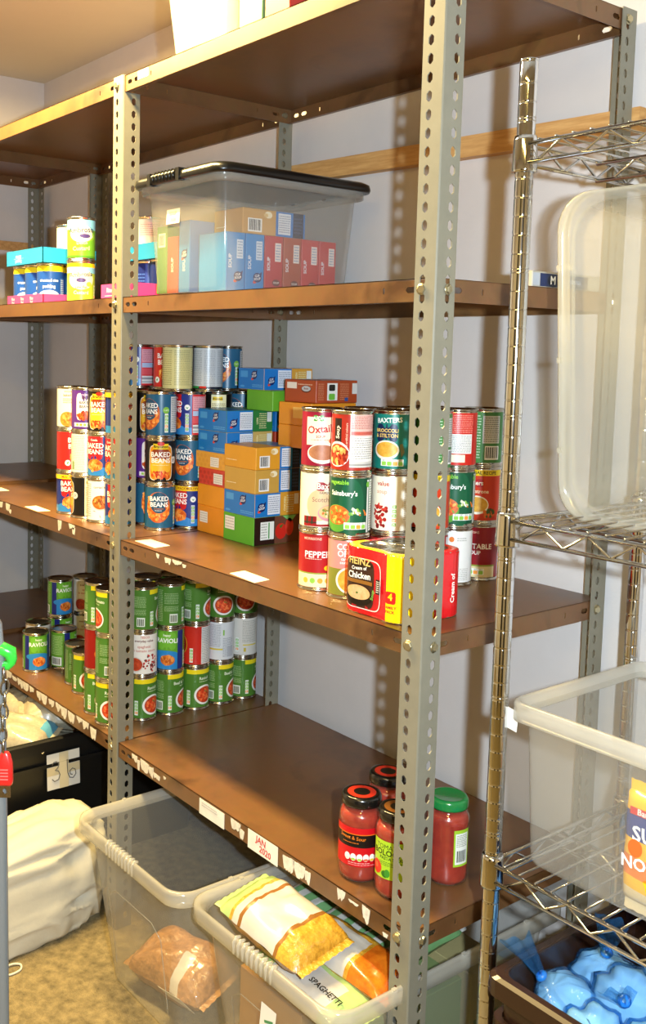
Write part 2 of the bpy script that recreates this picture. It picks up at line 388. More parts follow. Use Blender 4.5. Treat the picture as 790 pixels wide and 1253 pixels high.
# ------------------------------------------------------------ lettering
_tc = {}
def text2d(s, size, bold=0.0):
    """list of verts (x,y) and faces for a centred string"""
    bold = min(bold, 0.022); key = (s, bold)
    if key not in _tc:
        cu = bpy.data.curves.new('lettering', 'FONT'); cu.body = s; cu.size = 1.0; cu.align_x = 'CENTER'; cu.align_y = 'CENTER'
        cu.resolution_u = 2; cu.offset = bold; cu.space_line = 0.85
        ob = bpy.data.objects.new('lettering', cu); COL.objects.link(ob)
        dg = bpy.context.evaluated_depsgraph_get(); me = bpy.data.meshes.new_from_object(ob.evaluated_get(dg))
        _tc[key] = ([(v.co.x, v.co.y) for v in me.vertices], [tuple(p.vertices) for p in me.polygons])
        bpy.data.objects.remove(ob, do_unlink=True); bpy.data.curves.remove(cu); bpy.data.meshes.remove(me)
    v, f = _tc[key]
    return [(x*size, y*size) for x, y in v], f

# flat art (u,v in millimetres) turned into meshes; mapper lifts each layer a hair
def art_mesh(mb, art, mapper, step=4.0):
    for k, a in enumerate(art):
        t = a[0]
        def P(u, v, kk=k): return mapper(u, v, kk)
        if t == 'rect':
            _, u0, u1, v0, v1, c = a; n = max(1, int(abs(u1-u0)/step+0.999)); vs = []; fs = []
            for i in range(n+1):
                u = u0+(u1-u0)*i/n; vs += [P(u, v0), P(u, v1)]
            fs = [(2*i, 2*i+2, 2*i+3, 2*i+1) for i in range(n)]
            mb.add(vs, fs, ink(c), True)
        elif t in ('ell', 'panel'):
            _, uc, vc, ru, rv, c = a[:6]; rot = math.radians(a[6]) if len(a) > 6 else 0
            seg = 26 if step > 100 or ru < 12 else 44; rings = max(1, int(ru/step+0.999)); vs = [P(uc, vc)]; fs = []
            for i in range(1, rings+1):
                for j in range(seg):
                    th = 2*PI*j/seg; q = i/rings
                    cx, cy = math.cos(th), math.sin(th)
                    if t == 'panel':
                        e = 0.35; cx = math.copysign(abs(cx)**e, cx); cy = math.copysign(abs(cy)**e, cy)
                    x, y = ru*q*cx, rv*q*cy
                    vs.append(P(uc+x*math.cos(rot)-y*math.sin(rot), vc+x*math.sin(rot)+y*math.cos(rot)))
            for j in range(seg): fs.append((0, 1+j, 1+(j+1) % seg))
            for i in range(1, rings):
                for j in range(seg):
                    fs.append((1+(i-1)*seg+j, 1+i*seg+j, 1+i*seg+(j+1) % seg, 1+(i-1)*seg+(j+1) % seg))
            mb.add(vs, fs, c if not isinstance(c, str) else ink(c), True)
        elif t == 'text':
            _, uc, vc, sz, s, c = a[:6]; rot = math.radians(a[6]) if len(a) > 6 else 0; bold = a[7] if len(a) > 7 else 0.02
            v, f = text2d(s, sz*1.25, bold)
            if step < 100:   # slice the letters so that they bend with the surface
                bm_ = bmesh.new(); bv = [bm_.verts.new((x, y, 0)) for x, y in v]
                for q in f:
                    try: bm_.faces.new([bv[i] for i in q])
                    except ValueError: pass
                x0, x1 = min(x for x, y in v), max(x for x, y in v); xx = x0+step
                while xx < x1:
                    bmesh.ops.bisect_plane(bm_, geom=bm_.verts[:]+bm_.edges[:]+bm_.faces[:], plane_co=(xx, 0, 0), plane_no=(1, 0, 0)); xx += step
                bm_.verts.index_update(); v = [(q.co.x, q.co.y) for q in bm_.verts]; f = [tuple(w.index for w in q.verts) for q in bm_.faces]; bm_.free()
            mb.add([P(uc+x*math.cos(rot)-y*math.sin(rot), vc+x*math.sin(rot)+y*math.cos(rot)) for x, y in v], f, ink(c), True)
        elif t == 'lines':
            _, u0, u1, v0, v1, n, c = a; rn = random.Random(int(u0*7+v0*3+n)); h = (v1-v0)/n*0.45
            for i in range(n):
                v = v0+(v1-v0)*(i+0.5)/n; u = u0
                while u < u1-1:
                    w = rn.uniform(1.5, 5.5); e = min(u+w, u1)
                    ns = max(1, int((e-u)/step+.999)); vs = []
                    for q in range(ns+1): vs += [P(u+(e-u)*q/ns, v-h/2), P(u+(e-u)*q/ns, v+h/2)]
                    mb.add(vs, [(2*q, 2*q+2, 2*q+3, 2*q+1) for q in range(ns)], ink(c)); u = e+rn.uniform(.7, 1.2)
        elif t == 'bars':
            _, u0, u1, v0, v1, c = a; rn = random.Random(5); u = u0
            while u < u1-0.4:
                w = rn.choice((0.9, 1.5, 2.3)); e = min(u+w, u1)
                mb.add([P(u, v0), P(e, v0), P(e, v1), P(u, v1)], [(0, 1, 2, 3)], ink(c)); u = e+rn.choice((0.9, 1.3))
        elif t == 'blobs':
            _, uc, vc, ru, rv, n, sz, cols = a; rn = random.Random(int(uc*3+vc+n))
            for i in range(n):
                q = math.sqrt(rn.random()); th = rn.uniform(0, 2*PI); x, y = uc+ru*q*math.cos(th), vc+rv*q*math.sin(th)
                s1, s2, ro = sz*rn.uniform(.6, 1.2), sz*rn.uniform(.45, .9), rn.uniform(0, PI); c = rn.choice(cols)
                vs = [mapper(x, y, k+2.2)]+[mapper(x+s1*math.cos(h)*math.cos(ro)-s2*math.sin(h)*math.sin(ro), y+s1*math.cos(h)*math.sin(ro)+s2*math.sin(h)*math.cos(ro), k+0.6) for h in [2*PI*j/8 for j in range(8)]]
                mb.add(vs, [(0, 1+j, 1+(j+1) % 8) for j in range(8)], ink(c), True)
        elif t == 'poly':
            _, pts, c = a; mb.add([mapper(u, v, k+5) for u, v in pts], [tuple(range(len(pts)))], ink(c))

# ------------------------------------------------------------ food cans
CR, CH = 0.0365, 0.110
def tin_mesh():
    mb = MB()
    mb.lathe([(0.0, 0.002), (0.033, 0.002), (0.034, 0.0002), (0.0372, 0.0002), (0.0375, 0.0015), (0.0372, 0.0032), (0.0352, 0.0042), (0.0352, 0.006), (0.0356, 0.0068),
              (0.0356, 0.1032), (0.0352, 0.104), (0.0352, 0.1058), (0.0372, 0.1068), (0.0375, 0.1084), (0.0372, 0.1098), (0.0360, 0.1098), (0.0354, 0.1060), (0.0330, 0.1055)], M_TIN, 40)
    return mb.mesh('tin')
def lid_mesh():
    mb = MB()
    mb.lathe([(0.0331, 0.1056), (0.031, 0.1066), (0.029, 0.1060), (0.026, 0.1066), (0.024, 0.1061), (0.010, 0.1061), (0.0001, 0.1063)], M_TIND, 32)
    return mb.mesh('lid')
TIN, LID = tin_mesh(), lid_mesh()
FOOD = mat('food_photo', '#e8842c', 0.4, noise_scale=160, color2='#b83c12', noise_amt=0.3)
FOODT = mat('food_photo_tomato', '#d9532a', 0.4, noise_scale=170, color2='#8e1d0c', noise_amt=0.3)
SOUPY = mat('soup_photo_yellow', '#e6b64a', 0.4, noise_scale=120, color2='#c98a20', noise_amt=0.2)
SOUPC = mat('soup_photo_cream', '#e2b98a', 0.4, noise_scale=90, color2='#c58e58', noise_amt=0.2)
SOUPB = mat('soup_photo_brown', '#b9805a', 0.4, noise_scale=60, color2='#9a5f3d', noise_amt=0.2)
BEANC = ['#e2722a', '#f0913a', '#c9521c', '#f3a757']
REDC = ['#d8401f', '#b42a14', '#e8703a', '#f0a05a']
def badges(u, v, n=4, vert=True, back='#e8ebe4'):
    a = []
    cols = ['#7cb342', '#8bc34a', '#8bc34a', '#f29a3c', '#7cb342']
    if vert: a.append(('rect', u-4.5, u+4.5, v-2, v+n*8+2, back))
    for i in range(n):
        a.append(('panel', u, v+4+i*8, 3.8, 3.0, cols[(n-1-i) % 5]))
        a.append(('lines', u-2.6, u+2.6, v+1.6+i*8, v+6+i*8, 2, '#f4f7ee'))
    return a
def hbadges(u, v, n=4):
    cols = ['#8bc34a', '#8bc34a', '#f29a3c', '#8bc34a']
    a = [('rect', u-n*5-1, u+n*5+1, v-6, v+6, '#eef0ea')]
    for i in range(n):
        a += [('panel', u-n*5+5+i*10, v-1.5, 4.2, 3.6, cols[i % 4]), ('lines', u-n*5+2+i*10, u-n*5+8+i*10, v+2.5, v+5.4, 2, '#6a6f66')]
    return a
def backpanel(u0, u1, v0, v1, bg, fg, n=14): return [('rect', u0, u1, v0, v1, bg), ('lines', u0+2, u1-2, v0+2, v1-2, n, fg)]
def barcode(u, v, w=20, h=24): return [('rect', u-w/2, u+w/2, v-h/2, v+h/2, '#eeeeea'), ('bars', u-w/2+2, u+w/2-2, v-h/2+3, v+h/2-2, '#333333')]
HB = 110  # label coordinates v: 7..103
F = (7, 103)
FULL = (-114.6, 114.6)
def base(c): return ('rect', FULL[0], FULL[1], F[0], F[1], c)
D_ = {}
D_['teal_beans'] = [base('#1f5a7c'), ('ell', 0, 56, 31, 37, '#c8641e'), ('ell', 0, 56, 28.5, 34.5, FOOD), ('blobs', 0, 40, 24, 16, 34, 5.5, BEANC), ('blobs', -24, 58, 5, 22, 14, 4.5, BEANC), ('blobs', 24, 58, 5, 22, 14, 4.5, BEANC), ('ell', 2, 67, 23, 25, '#1d4a68'), ('text', 2, 76, 12.5, 'BAKED', '#f4f4f2', 0, .04), ('text', 2, 62, 12.5, 'BEANS', '#f4f4f2', 0, .04), ('lines', -10, 14, 51, 54, 1, '#e07a2a'), ('lines', -8, 10, 47, 49.5, 1, '#f0f0ee'),
    ('ell', 46, 66, 8, 8, '#7cb342'), ('text', 46, 66, 4, '1 of 5', '#f2f6ec')] + badges(47, 16, 5) + backpanel(58, 92, 14, 98, '#d8d8d6', '#777777', 18) + backpanel(-108, -66, 14, 98, '#c9cdd2', '#6a7380', 18)
D_['black_beans'] = [base('#15110e'), ('panel', 0, 52, 30, 42, '#e9e2d2'), ('panel', 0, 52, 28.6, 40.6, '#d98a1c'), ('ell', 0, 72, 25, 16, '#8e3a14'), ('ell', 0, 42, 26, 20, '#eab02c'), ('rect', -19, 19, 84, 97, '#e8c41e'), ('ell', 0, 97, 9, 5, '#c92a1c'), ('text', 0, 90, 8, 'Branston', '#2a1c10', 0, .03), ('text', 0, 71, 13, 'BAKED', '#f5f0e4', 0, .05), ('text', 0, 57, 13, 'BEANS', '#f5f0e4', 0, .05), ('lines', -20, 20, 45, 48, 1, '#f0e0a0'), ('blobs', 0, 23, 22, 9, 40, 5.0, REDC+BEANC), ('ell', 35, 58, 8.5, 8.5, '#d9d6ce'), ('lines', 29, 41, 54, 62, 3, '#444444')] + [('rect', 62, 100, 8, 102, '#e9e2b8'), ('lines', 64, 98, 14, 82, 16, '#8a8060'), ('rect', 68, 96, 62, 64.5, '#d23a28'), ('rect', 68, 96, 34, 36.5, '#d23a28'), ('rect', 66, 90, 88, 97, '#e8c41e'), ('text', 78, 92, 5.5, 'Branston', '#2a1c10')]
D_['cream_black_beans'] = D_['black_beans'][:]
D_['cream_back_olive'] = [base('#15110e'), ('rect', -66, 66, 7, 103, '#cdc489'), ('lines', -60, -14, 14, 98, 17, '#9c935c'), ('lines', -8, 34, 14, 98, 20, '#a29a66'), ('lines', 40, 62, 14, 60, 9, '#9c935c')]
D_['grey_back'] = [base('#1c2030'), ('rect', -60, 60, 12, 103, '#bfc3c6'), ('lines', -56, -22, 16, 99, 24, '#8b9095'), ('lines', -16, 12, 14, 99, 24, '#9298a0'), ('lines', 18, 54, 14, 99, 24, '#8b9095'), ('rect', -58, -30, 8, 13, '#2a8a3c'), ('rect', -28, -10, 8, 13, '#c92a1c')]
D_['redblue_beans'] = [base('#20307e'), ('rect', FULL[0], FULL[1], 7, 24, '#2f82c8'), ('ell', 0, 22, 34, 9, '#2f82c8'), ('rect', -24, 24, 97, 103, '#c9252a'), ('panel', 0, 74, 24, 28, '#c41f24'), ('text', 0, 94, 6, 'Corale', '#f4e8e0'), ('text', 0, 80, 13.5, 'BAKED', '#f8f4f0', 0, .06), ('text', 0, 65, 13.5, 'BEANS', '#f8f4f0', 0, .06), ('ell', 2, 33, 22, 15, FOOD), ('blobs', 2, 33, 20, 12, 34, 6, BEANC), ('ell', 40, 72, 7, 7, '#eef0ee'), ('poly', [(36, 74), (40, 68), (44, 74), (40, 71.5)], '#3c9a4a')] + badges(40, 16, 5, back='#c9cfe8') + [('rect', 52, 96, 7, 103, '#c9252e'), ('rect', 54, 92, 66, 98, '#e2a3b0'), ('lines', 56, 90, 68, 97, 9, '#b56a78'), ('rect', 54, 92, 52, 64, '#a9bfe0'), ('rect', 54, 92, 34, 50, '#d8555e'), ('rect', 54, 92, 12, 31, '#dcdcdc'), ('rect', 54, 92, 22, 27, '#8a8f96'), ('rect', 54, 92, 14, 18, '#a8adb4'), ('rect', -108, -60, 12, 98, '#dfa9b4'), ('lines', -106, -62, 14, 96, 16, '#a06a78')]
D_['redblue_yellow'] = [a for a in D_['redblue_beans']] + [('rect', -114.6, 114.6, 92, 103, '#efc61c'), ('text', 0, 97.5, 6.5, 'MULTIPACK', '#8a3a10'), ('text', 44, 97.5, 6.5, 'MULTIPACK', '#8a3a10')]
D_['red_beans'] = [base('#cf2420'), ('text', 4, 82, 13.5, 'BAKED', '#f8f4ee', 0, .06), ('text', 4, 66, 13.5, 'BEANS', '#f8f4ee', 0, .06), ('ell', 6, 38, 22, 17, '#f0a226'), ('blobs', 6, 38, 20, 14, 34, 6, BEANC), ('ell', -22, 24, 7.5, 7.5, '#f0f2ea'), ('poly', [(-25, 24), (-22, 20), (-18, 28), (-22, 26)], '#3c9a4a'), ('ell', 22, 92, 6, 6, '#58a93c')] + badges(40, 14, 4) + backpanel(56, 96, 14, 98, '#efe3dc', '#9a7a74', 16)
D_['cream_value'] = [base('#ece6d2'), ('text', 0, 97, 5, 'everyday value', '#d9743a'), ('text', 0, 87, 7, 'baked beans', '#8a2a2a'), ('lines', -22, 22, 66, 80, 3, '#d98a5a'), ('ell', -10, 26, 22, 19, '#dd8432'), ('blobs', -10, 26, 18, 15, 26, 5.5, BEANC), ('blobs', 16, 26, 9, 16, 14, 4, ['#4a2a20', '#c85a3a']), ('lines', 30, 60, 14, 96, 16, '#b7a98a')]
D_['purple_bbq'] = [base('#5a2b86'), ('panel', 0, 62, 23, 34, '#efe9e6'), ('text', 0, 92, 6, 'Branston', '#cdbbe0'), ('text', 0, 84, 7, 'BBQ', '#5a2b40'), ('text', 0, 72, 8, 'BAKED', '#4a2a30', 0, .04), ('text', 0, 62, 8, 'BEANS', '#4a2a30', 0, .04), ('blobs', 0, 39, 18, 10, 30, 5.5, ['#b8481c', '#d8722c', '#8a2c12']), ('ell', 28, 94, 7, 7, '#8bc34a'), ('rect', -30, 30, 12, 22, '#e6e2ea')] + [('panel', -20+i*10, 17, 3.6, 3, c) for i, c in enumerate(('#8bc34a', '#f29a3c', '#8bc34a', '#8bc34a', '#c9b0d8'))] + backpanel(52, 92, 14, 98, '#d9cfe6', '#83709a', 16)
D_['white_food'] = [base('#eeeae2'), ('text', 0, 88, 6.5, 'curried beans', '#7a5a40'), ('ell', -4, 50, 24, 19, '#d8cfc2'), ('ell', -4, 51, 22, 17, '#b8641e'), ('blobs', -4, 54, 18, 13, 40, 5, ['#c87a2c', '#8e4516', '#e0a052']), ('poly', [(-24, 30), (-2, 12), (-4, 18), (-18, 30)], '#d8622c'), ('rect', 26, 30, 14, 40, '#3c9a4a'), ('lines', 34, 62, 14, 98, 16, '#a8a49a'), ('lines', -62, -30, 14, 98, 16, '#a8a49a')]
D_['white_back'] = [base('#e4e0d6'), ('lines', -52, -8, 12, 99, 20, '#b3ada0'), ('lines', 0, 44, 12, 99, 20, '#b3ada0'), ('rect', -46, -38, 14, 34, '#7f9a5a'), ('rect', 46, 60, 12, 40, '#d9d5cc')]
def ravioli(txt): return [base('#4b7a2c'), ('rect', -44, 44, 92, 103, '#ecd51c'), ('text', 4, 80, 8.5, txt, '#dfe8cc', 0, .02), ('lines', -10, 22, 70, 74, 1, '#c7d6aa'), ('ell', 6, 38, 29, 25, '#efeae2'), ('ell', 7, 38, 24.5, 20.5, FOODT), ('blobs', 7, 38, 20, 16, 60, 5.0, ['#e8552a', '#c9361a', '#f07a44', '#d9481f']), ('poly', [(5, 47), (10, 50), (8, 44)], '#5a8a3a'), ('poly', [(10, 45), (16, 47), (12, 42)], '#4c7c30')] + badges(-38, 16, 4) + [('lines', -90, -54, 60, 88, 7, '#9db87e'), ('lines', -90, -54, 42, 56, 4, '#9db87e'), ('rect', -76, -56, 14, 36, '#dfe4d6'), ('bars', -74, -58, 16, 33, '#49533c'), ('lines', -112, -94, 16, 96, 18, '#9db87e'), ('lines', 52, 84, 40, 98, 13, '#9db87e'), ('lines', 52, 70, 14, 36, 6, '#9db87e'), ('rect', 88, 104, 14, 44, '#dfe4d6'), ('bars', 90, 102, 18, 42, '#49533c')]
D_['green_ravioli'] = ravioli('Ravioli')
D_['green_beef_ravioli'] = ravioli('Beef & Tomato')
D_['blue_ravioli'] = [base('#5f9c2c'), ('rect', -36, -20, 7, 103, '#1d2672'), ('rect', -20, 36, 7, 45, '#2b83c4'), ('ell', 4, 44, 34, 10, '#2b83c4'), ('panel', 8, 78, 23, 22, '#6fb234'), ('text', 8, 92, 6.5, 'happy', '#f2f6e4'), ('text', 8, 78, 12.5, 'RAVIOLI', '#f7f8f2', 0, .05), ('ell', 10, 30, 19, 13, '#c86a26'), ('blobs', 10, 30, 16, 10, 28, 5.5, ['#d9772c', '#b4511a', '#e8944a']), ('rect', 36, 54, 7, 103, '#1d2672')] + badges(60, 16, 4) + [('lines', -84, -42, 40, 96, 12, '#b6d68e'), ('rect', -78, -44, 10, 34, '#dfe4e0'), ('bars', -74, -48, 13, 31, '#3a4432'), ('lines', 72, 104, 14, 96, 16, '#cfe2b2')]
D_['value_spaghetti'] = [base('#eae4da'), ('text', 0, 97, 6, 'TESCO', '#c96a5a'), ('text', -2, 88, 6.6, 'everyday value', '#6a2a26', 0, .03), ('text', -2, 74, 7.5, 'spaghetti', '#c9857a'), ('text', -2, 64, 7.5, 'in tomato sauce', '#c9857a'), ('ell', -24, 30, 21, 19, '#d8cfc2'), ('ell', -24, 30, 18, 16, FOODT), ('blobs', 14, 32, 20, 22, 34, 3.4, ['#b3261e', '#8e1a1a', '#d5564a', '#5a3a34']), ('lines', 40, 70, 14, 98, 16, '#b9ada0')]
D_['beef_red'] = [base('#8e1612'), ('text', 0, 92, 6, 'Stagg', '#f0c878'), ('text', 0, 68, 15, 'BEEF', '#f8f0e4', 0, .05), ('ell', 0, 44, 26, 16, '#d0722c'), ('blobs', 0, 44, 22, 13, 34, 5, REDC), ('text', 0, 22, 7, 'CHILLI', '#f0d090')]
D_['red_panel'] = [base('#c52a1e'), ('ell', -38, 56, 14, 22, '#c8a020'), ('ell', -38, 56, 12, 20, '#8e1a12')] + badges(-12, 14, 4) + backpanel(14, 58, 8, 102, '#dedbd6', '#9a9690', 20)
D_['white_yellow'] = [base('#dadada'), ('lines', -34, 4, 40, 98, 14, '#a5a5a8'), ('rect', -34, 10, 32, 36, '#d9c23a'), ('rect', 10, 14, 70, 84, '#8bc34a'), ('lines', 10, 40, 14, 64, 12, '#a5a5a8'), ('rect', 22, 40, 14, 40, '#b9b9bc')]
D_['value_back'] = [base('#d8d2c8'), ('blobs', -34, 40, 8, 40, 26, 2.6, ['#c0392b', '#8e1a1a'])] + badges(-16, 18, 4) + [('lines', -2, 40, 40, 98, 14, '#aaa498'), ('rect', 0, 40, 32, 35, '#d9c23a'), ('rect', 2, 8, 16, 26, '#c9b23a')]
# soups
D_['oxtail_soup'] = [base('#8e1230'), ('rect', -30, 20, 44, 94, '#ece2c4'), ('panel', -6, 92, 10, 5.5, '#4f9a3a'), ('text', -6, 92, 6.5, 'ASDA', '#f4f6ee', 0, .04), ('text', -4, 72, 15, 'Oxtail', '#b3202a', 6, .03), ('text', -2, 59, 5.4, 'SOUP', '#b3202a'), ('lines', -20, 16, 52, 54.5, 1, '#c77a6a'), ('ell', 20, 52, 7, 5, '#e0744a'), ('ell', 2, 29, 29, 18, '#e6e2da'), ('ell', 2, 31, 26.5, 14, SOUPB), ('rect', 26, 38, 12, 34, '#e9ebe4')] + [('panel', 32, 16+i*6, 4, 2.4, c) for i, c in enumerate(('#f29a3c', '#8bc34a', '#8bc34a'))] + backpanel(50, 96, 12, 98, '#d9b8b8', '#8a5560', 18)
D_['red_veg_soup'] = [base('#a82a1c'), ('rect', -30, -14, 44, 96, '#2a1c18'), ('text', -22, 72, 9, 'Soup', '#efe4d0', 90), ('text', -4, 66, 4.5, 'No artificial colours', '#e6b8a0', 90), ('ell', -22, 34, 24, 22, '#e9e2da'), ('ell', -22, 33, 22, 19, FOODT), ('blobs', -22, 32, 19, 15, 34, 5.5, ['#e0a050', '#c9452a', '#8e2012', '#e8c070']), ('rect', 2, 54, 12, 103, '#e9e4de'), ('rect', 2, 54, 66, 103, '#dfb0a6'), ('lines', 4, 52, 78, 101, 8, '#b5645a'), ('rect', 4, 52, 68, 74, '#c05a4e'), ('lines', 5, 50, 26, 64, 10, '#a09a92'), ('rect', 2, 54, 12, 22, '#c9c4be'), ('rect', 2, 54, 15, 18, '#9a9690')]
D_['broccoli_soup'] = [base('#15756a'), ('text', -6, 92, 9.5, 'BAXTERS', '#eef2ea', 3, .03), ('panel', -10, 70, 20, 16, '#16264a'), ('text', -10, 74, 7, 'BROCCOLI', '#e9c66a'), ('text', -10, 65, 7, '& STILTON', '#e9c66a'), ('ell', -10, 40, 24, 17, '#e6e2d2'), ('ell', -10, 41, 21, 13.5, SOUPY), ('poly', [(14, 50), (20, 52), (24, 36), (18, 28)], '#6a6a3a')] + hbadges(2, 18, 4) + [('rect', 34, 42, 10, 100, '#1d8478')] + backpanel(44, 70, 10, 100, '#cfd0b8', '#7a7a66', 22)
D_['scotch_broth'] = [base('#e6dcc6'), ('ell', -10, 46, 24, 28, '#d9b98e'), ('panel', 8, 80, 24, 8, '#9c1c28'), ('text', 8, 80, 12.5, 'Baxters', '#f4ead8', 0, .03), ('text', 8, 68.5, 5, 'FAVOURITES', '#7a5a50'), ('text', 8, 56, 9.5, 'Scotch Broth', '#8a5a52', 0, .0), ('ell', 12, 32, 24, 15, '#d58a94'), ('ell', 12, 34, 22, 12, '#dcb67a'), ('blobs', 12, 34, 19, 9, 34, 3, ['#e8702c', '#7a8a3a', '#f0e0b0', '#c98a4a']), ('rect', -40, -14, 8, 26, '#8e1a1c'), ('rect', -34, -31, 8, 26, '#2a3a2c'), ('rect', -24, -21, 8, 26, '#2a3a2c'), ('rect', -40, -14, 14, 16, '#2a3a2c'), ('rect', -40, 34, 8, 12, '#a02020')] + backpanel(48, 96, 12, 98, '#e2d6bc', '#8a7c62', 18)
D_['green_veg_soup'] = [base('#0f4a30'), ('ell', 6, 52, 24, 50, '#14593a'), ('text', -20, 95, 8.5, 'vegetable', '#86c83c', 0, .03), ('text', -10, 76, 9.5, "Sainsbury's", '#eef2ea', 0, .03), ('ell', -22, 32, 26, 24, '#5a9a34'), ('ell', -21, 38, 24, 17, FOOD), ('blobs', -21, 38, 20, 13, 40, 4, ['#e8702c', '#f0b050', '#7a9a3a', '#d8521c']), ('blobs', 12, 44, 10, 7, 16, 4, ['#e9ecdc', '#5a9a34', '#86b84a']), ('poly', [(8, 52), (30, 48), (34, 42), (12, 42)], '#ea7c26'), ('poly', [(18, 46), (34, 44), (36, 38), (20, 38)], '#e06c1c')] + hbadges(14, 20, 4) + [('rect', 36, 40, 8, 100, '#e6e8e0'), ('ell', 38, 92, 5, 5, '#6fae3c')] + backpanel(42, 90, 10, 100, '#dfe4da', '#6a8a70', 20)
D_['value_soup'] = [base('#e9e2ce'), ('text', -12, 90, 9, 'value', '#b3302a', 0, .04), ('text', -14, 76, 8.5, 'soup', '#cf9a86'), ('blobs', -16, 34, 14, 22, 34, 4.2, ['#a01f1c', '#c43a30', '#7c1414'])] + badges(10, 14, 5, True, '#f0ecdc') + backpanel(26, 62, 24, 100, '#efe9d8', '#b0a890', 20) + [('rect', 34, 56, 12, 22, '#c9d8a0')]
D_['pepper_soup'] = [base('#9c1a1e'), ('rect', -40, 44, 30, 100, '#a81c20'), ('text', -8, 95, 5, 'MORRISONS', '#f0c0a8'), ('text', 2, 66, 13, 'PEPPER', '#f4ece6', 0, .04), ('lines', -22, 10, 57, 60, 1, '#e8c4b8'), ('ell', 26, 42, 11, 5.5, '#e8c21e'), ('rect', -44, 44, 7, 32, '#e6d9b0'), ('rect', -44, 44, 31, 33.5, '#8a9a3a')] + [('ell', -20+i*14, 19, 5, 5, c) for i, c in enumerate(('#c9b23a', '#8bc34a', '#e8a03c', '#c9b23a'))] + [('rect', 40, 64, 7, 100, '#dfe0e4')]
D_['pink_soup'] = [base('#e98a82'), ('text', -6, 92, 12, 'CO', '#fbf4f0', 0, .06), ('text', -6, 80, 12, 'OP', '#fbf4f0', 0, .06), ('text', 4, 68, 6, 'carrot &\ncoriander', '#fbf0ec'), ('rect', -40, 60, 7, 54, '#7d7f2e'), ('ell', 10, 34, 28, 24, '#e2e0d0'), ('ell', 11, 34, 25, 21, SOUPY)]
D_['special_soup'] = [base('#c93a1a'), ('rect', -50, 50, 92, 103, '#e8c81c'), ('text', 0, 97.5, 7, 'SPECIAL RECIPE', '#3a2a10'), ('panel', -14, 78, 18, 8, '#b41c24'), ('text', -14, 78, 9.5, 'Baxters', '#f4e8d8', 0, .03), ('text', -8, 62, 8, 'Minestrone', '#efd9b8'), ('ell', -8, 36, 24, 18, '#efe6d2'), ('ell', -8, 37, 22, 14.5, SOUPY), ('blobs', 18, 20, 10, 8, 16, 5, ['#5a3a1a', '#d86a2a', '#3a5a22'])] + backpanel(44, 90, 12, 90, '#e6d0a8', '#8a6a40', 16)
D_['red_vegetable_soup'] = [base('#8e1420'), ('text', -8, 93, 5, 'MORRISONS', '#f0c0a8'), ('text', 0, 66, 11, 'VEGETABLE', '#f4ece6', 0, .04), ('text', 0, 54, 8.5, 'SOUP', '#f4ece6', 0, .03), ('rect', -44, 44, 7, 28, '#e0cf9e'), ('rect', -44, 44, 28, 31, '#8a9a3a')] + hbadges(0, 18, 4)
D_['red_white_back'] = [base('#c9281c'), ('lines', -24, 26, 66, 100, 10, '#e88a7c'), ('rect', -26, 24, 28, 64, '#e6e2dc'), ('lines', -24, 22, 30, 62, 10, '#a8a4a0'), ('rect', -22, 10, 12, 26, '#eee6c8'), ('rect', 26, 30, 7, 103, '#b02016')]
D_['green_back'] = [base('#3f7d3c'), ('lines', -36, 0, 14, 98, 16, '#b9d0b4'), ('rect', 4, 40, 44, 96, '#c9c9c2'), ('lines', 6, 38, 46, 94, 12, '#7d8078')] + barcode(24, 26, 30, 26)
D_['white_soup_back'] = [base('#e4e2de'), ('ell', -6, 88, 5, 5, '#e07a2a'), ('lines', 4, 24, 84, 92, 2, '#a9a6a0'), ('panel', -8, 62, 14, 5, '#f0d8b8'), ('panel', -8, 40, 14, 5, '#f0d8b8'), ('lines', -28, 30, 10, 34, 7, '#b5b2ac')]
# puddings
D_['rice_blue'] = [base('#1d4aa0'), ('rect', FULL[0], FULL[1], 88, 103, '#e8d21e'), ('ell', 0, 24, 30, 14, '#d9e2f0'), ('text', 0, 64, 8, 'creamed rice', '#eef2fa', 0, .03), ('text', 0, 48, 9, 'pudding', '#eef2fa', 0, .03), ('rect', 34, 56, 14, 70, '#4a78c8'), ('lines', 36, 54, 16, 68, 10, '#c9d8ee')]
D_['rice_white'] = [base('#d5cfc6'), ('rect', FULL[0], FULL[1], 94, 103, '#bdb6ac'), ('text', 0, 76, 11, 'rice', '#8ea6c0', 0, .03), ('text', 0, 60, 11, 'pudding', '#8ea6c0', 0, .03), ('lines', 40, 80, 20, 90, 12, '#a9a49c')]
D_['custard_green'] = [base('#6aa92c'), ('rect', FULL[0], FULL[1], 78, 103, '#7cc0e2'), ('ell', 0, 62, 44, 14, '#86b83a'), ('ell', 4, 62, 30, 8, '#efe7b8'), ('ell', 0, 68, 32, 22, '#f1ead0'), ('text', 0, 76, 15, 'Ambrosia', '#2d2a58', 4, .03), ('ell', 10, 62, 15, 5.5, '#4a3a7c'), ('text', 2, 44, 8.5, 'Devon', '#eef2c0', 4, .03), ('text', 0, 30, 11.5, 'Custard', '#f2f0b0', 4, .05), ('rect', FULL[0], FULL[1], 7, 12, '#4c8a24')]
D_['custard_yellow'] = [base('#a9c83a'), ('rect', FULL[0], FULL[1], 93, 103, '#eec81e'), ('rect', FULL[0], FULL[1], 78, 93, '#86c4e4'), ('ell', 0, 62, 36, 26, '#f3edcf'), ('text', 0, 74, 13.5, 'Ambrosia', '#2d2a58', 4, .03), ('ell', 0, 60, 13, 6, '#4a3a7c'), ('text', 0, 42, 8, 'Low Fat', '#5a7a2a', 0, .03), ('text', 0, 28, 10, 'Custard', '#f7f2d0', 0, .05), ('ell', 22, 50, 8, 6, '#e8b84a')] + badges(44, 14, 4)
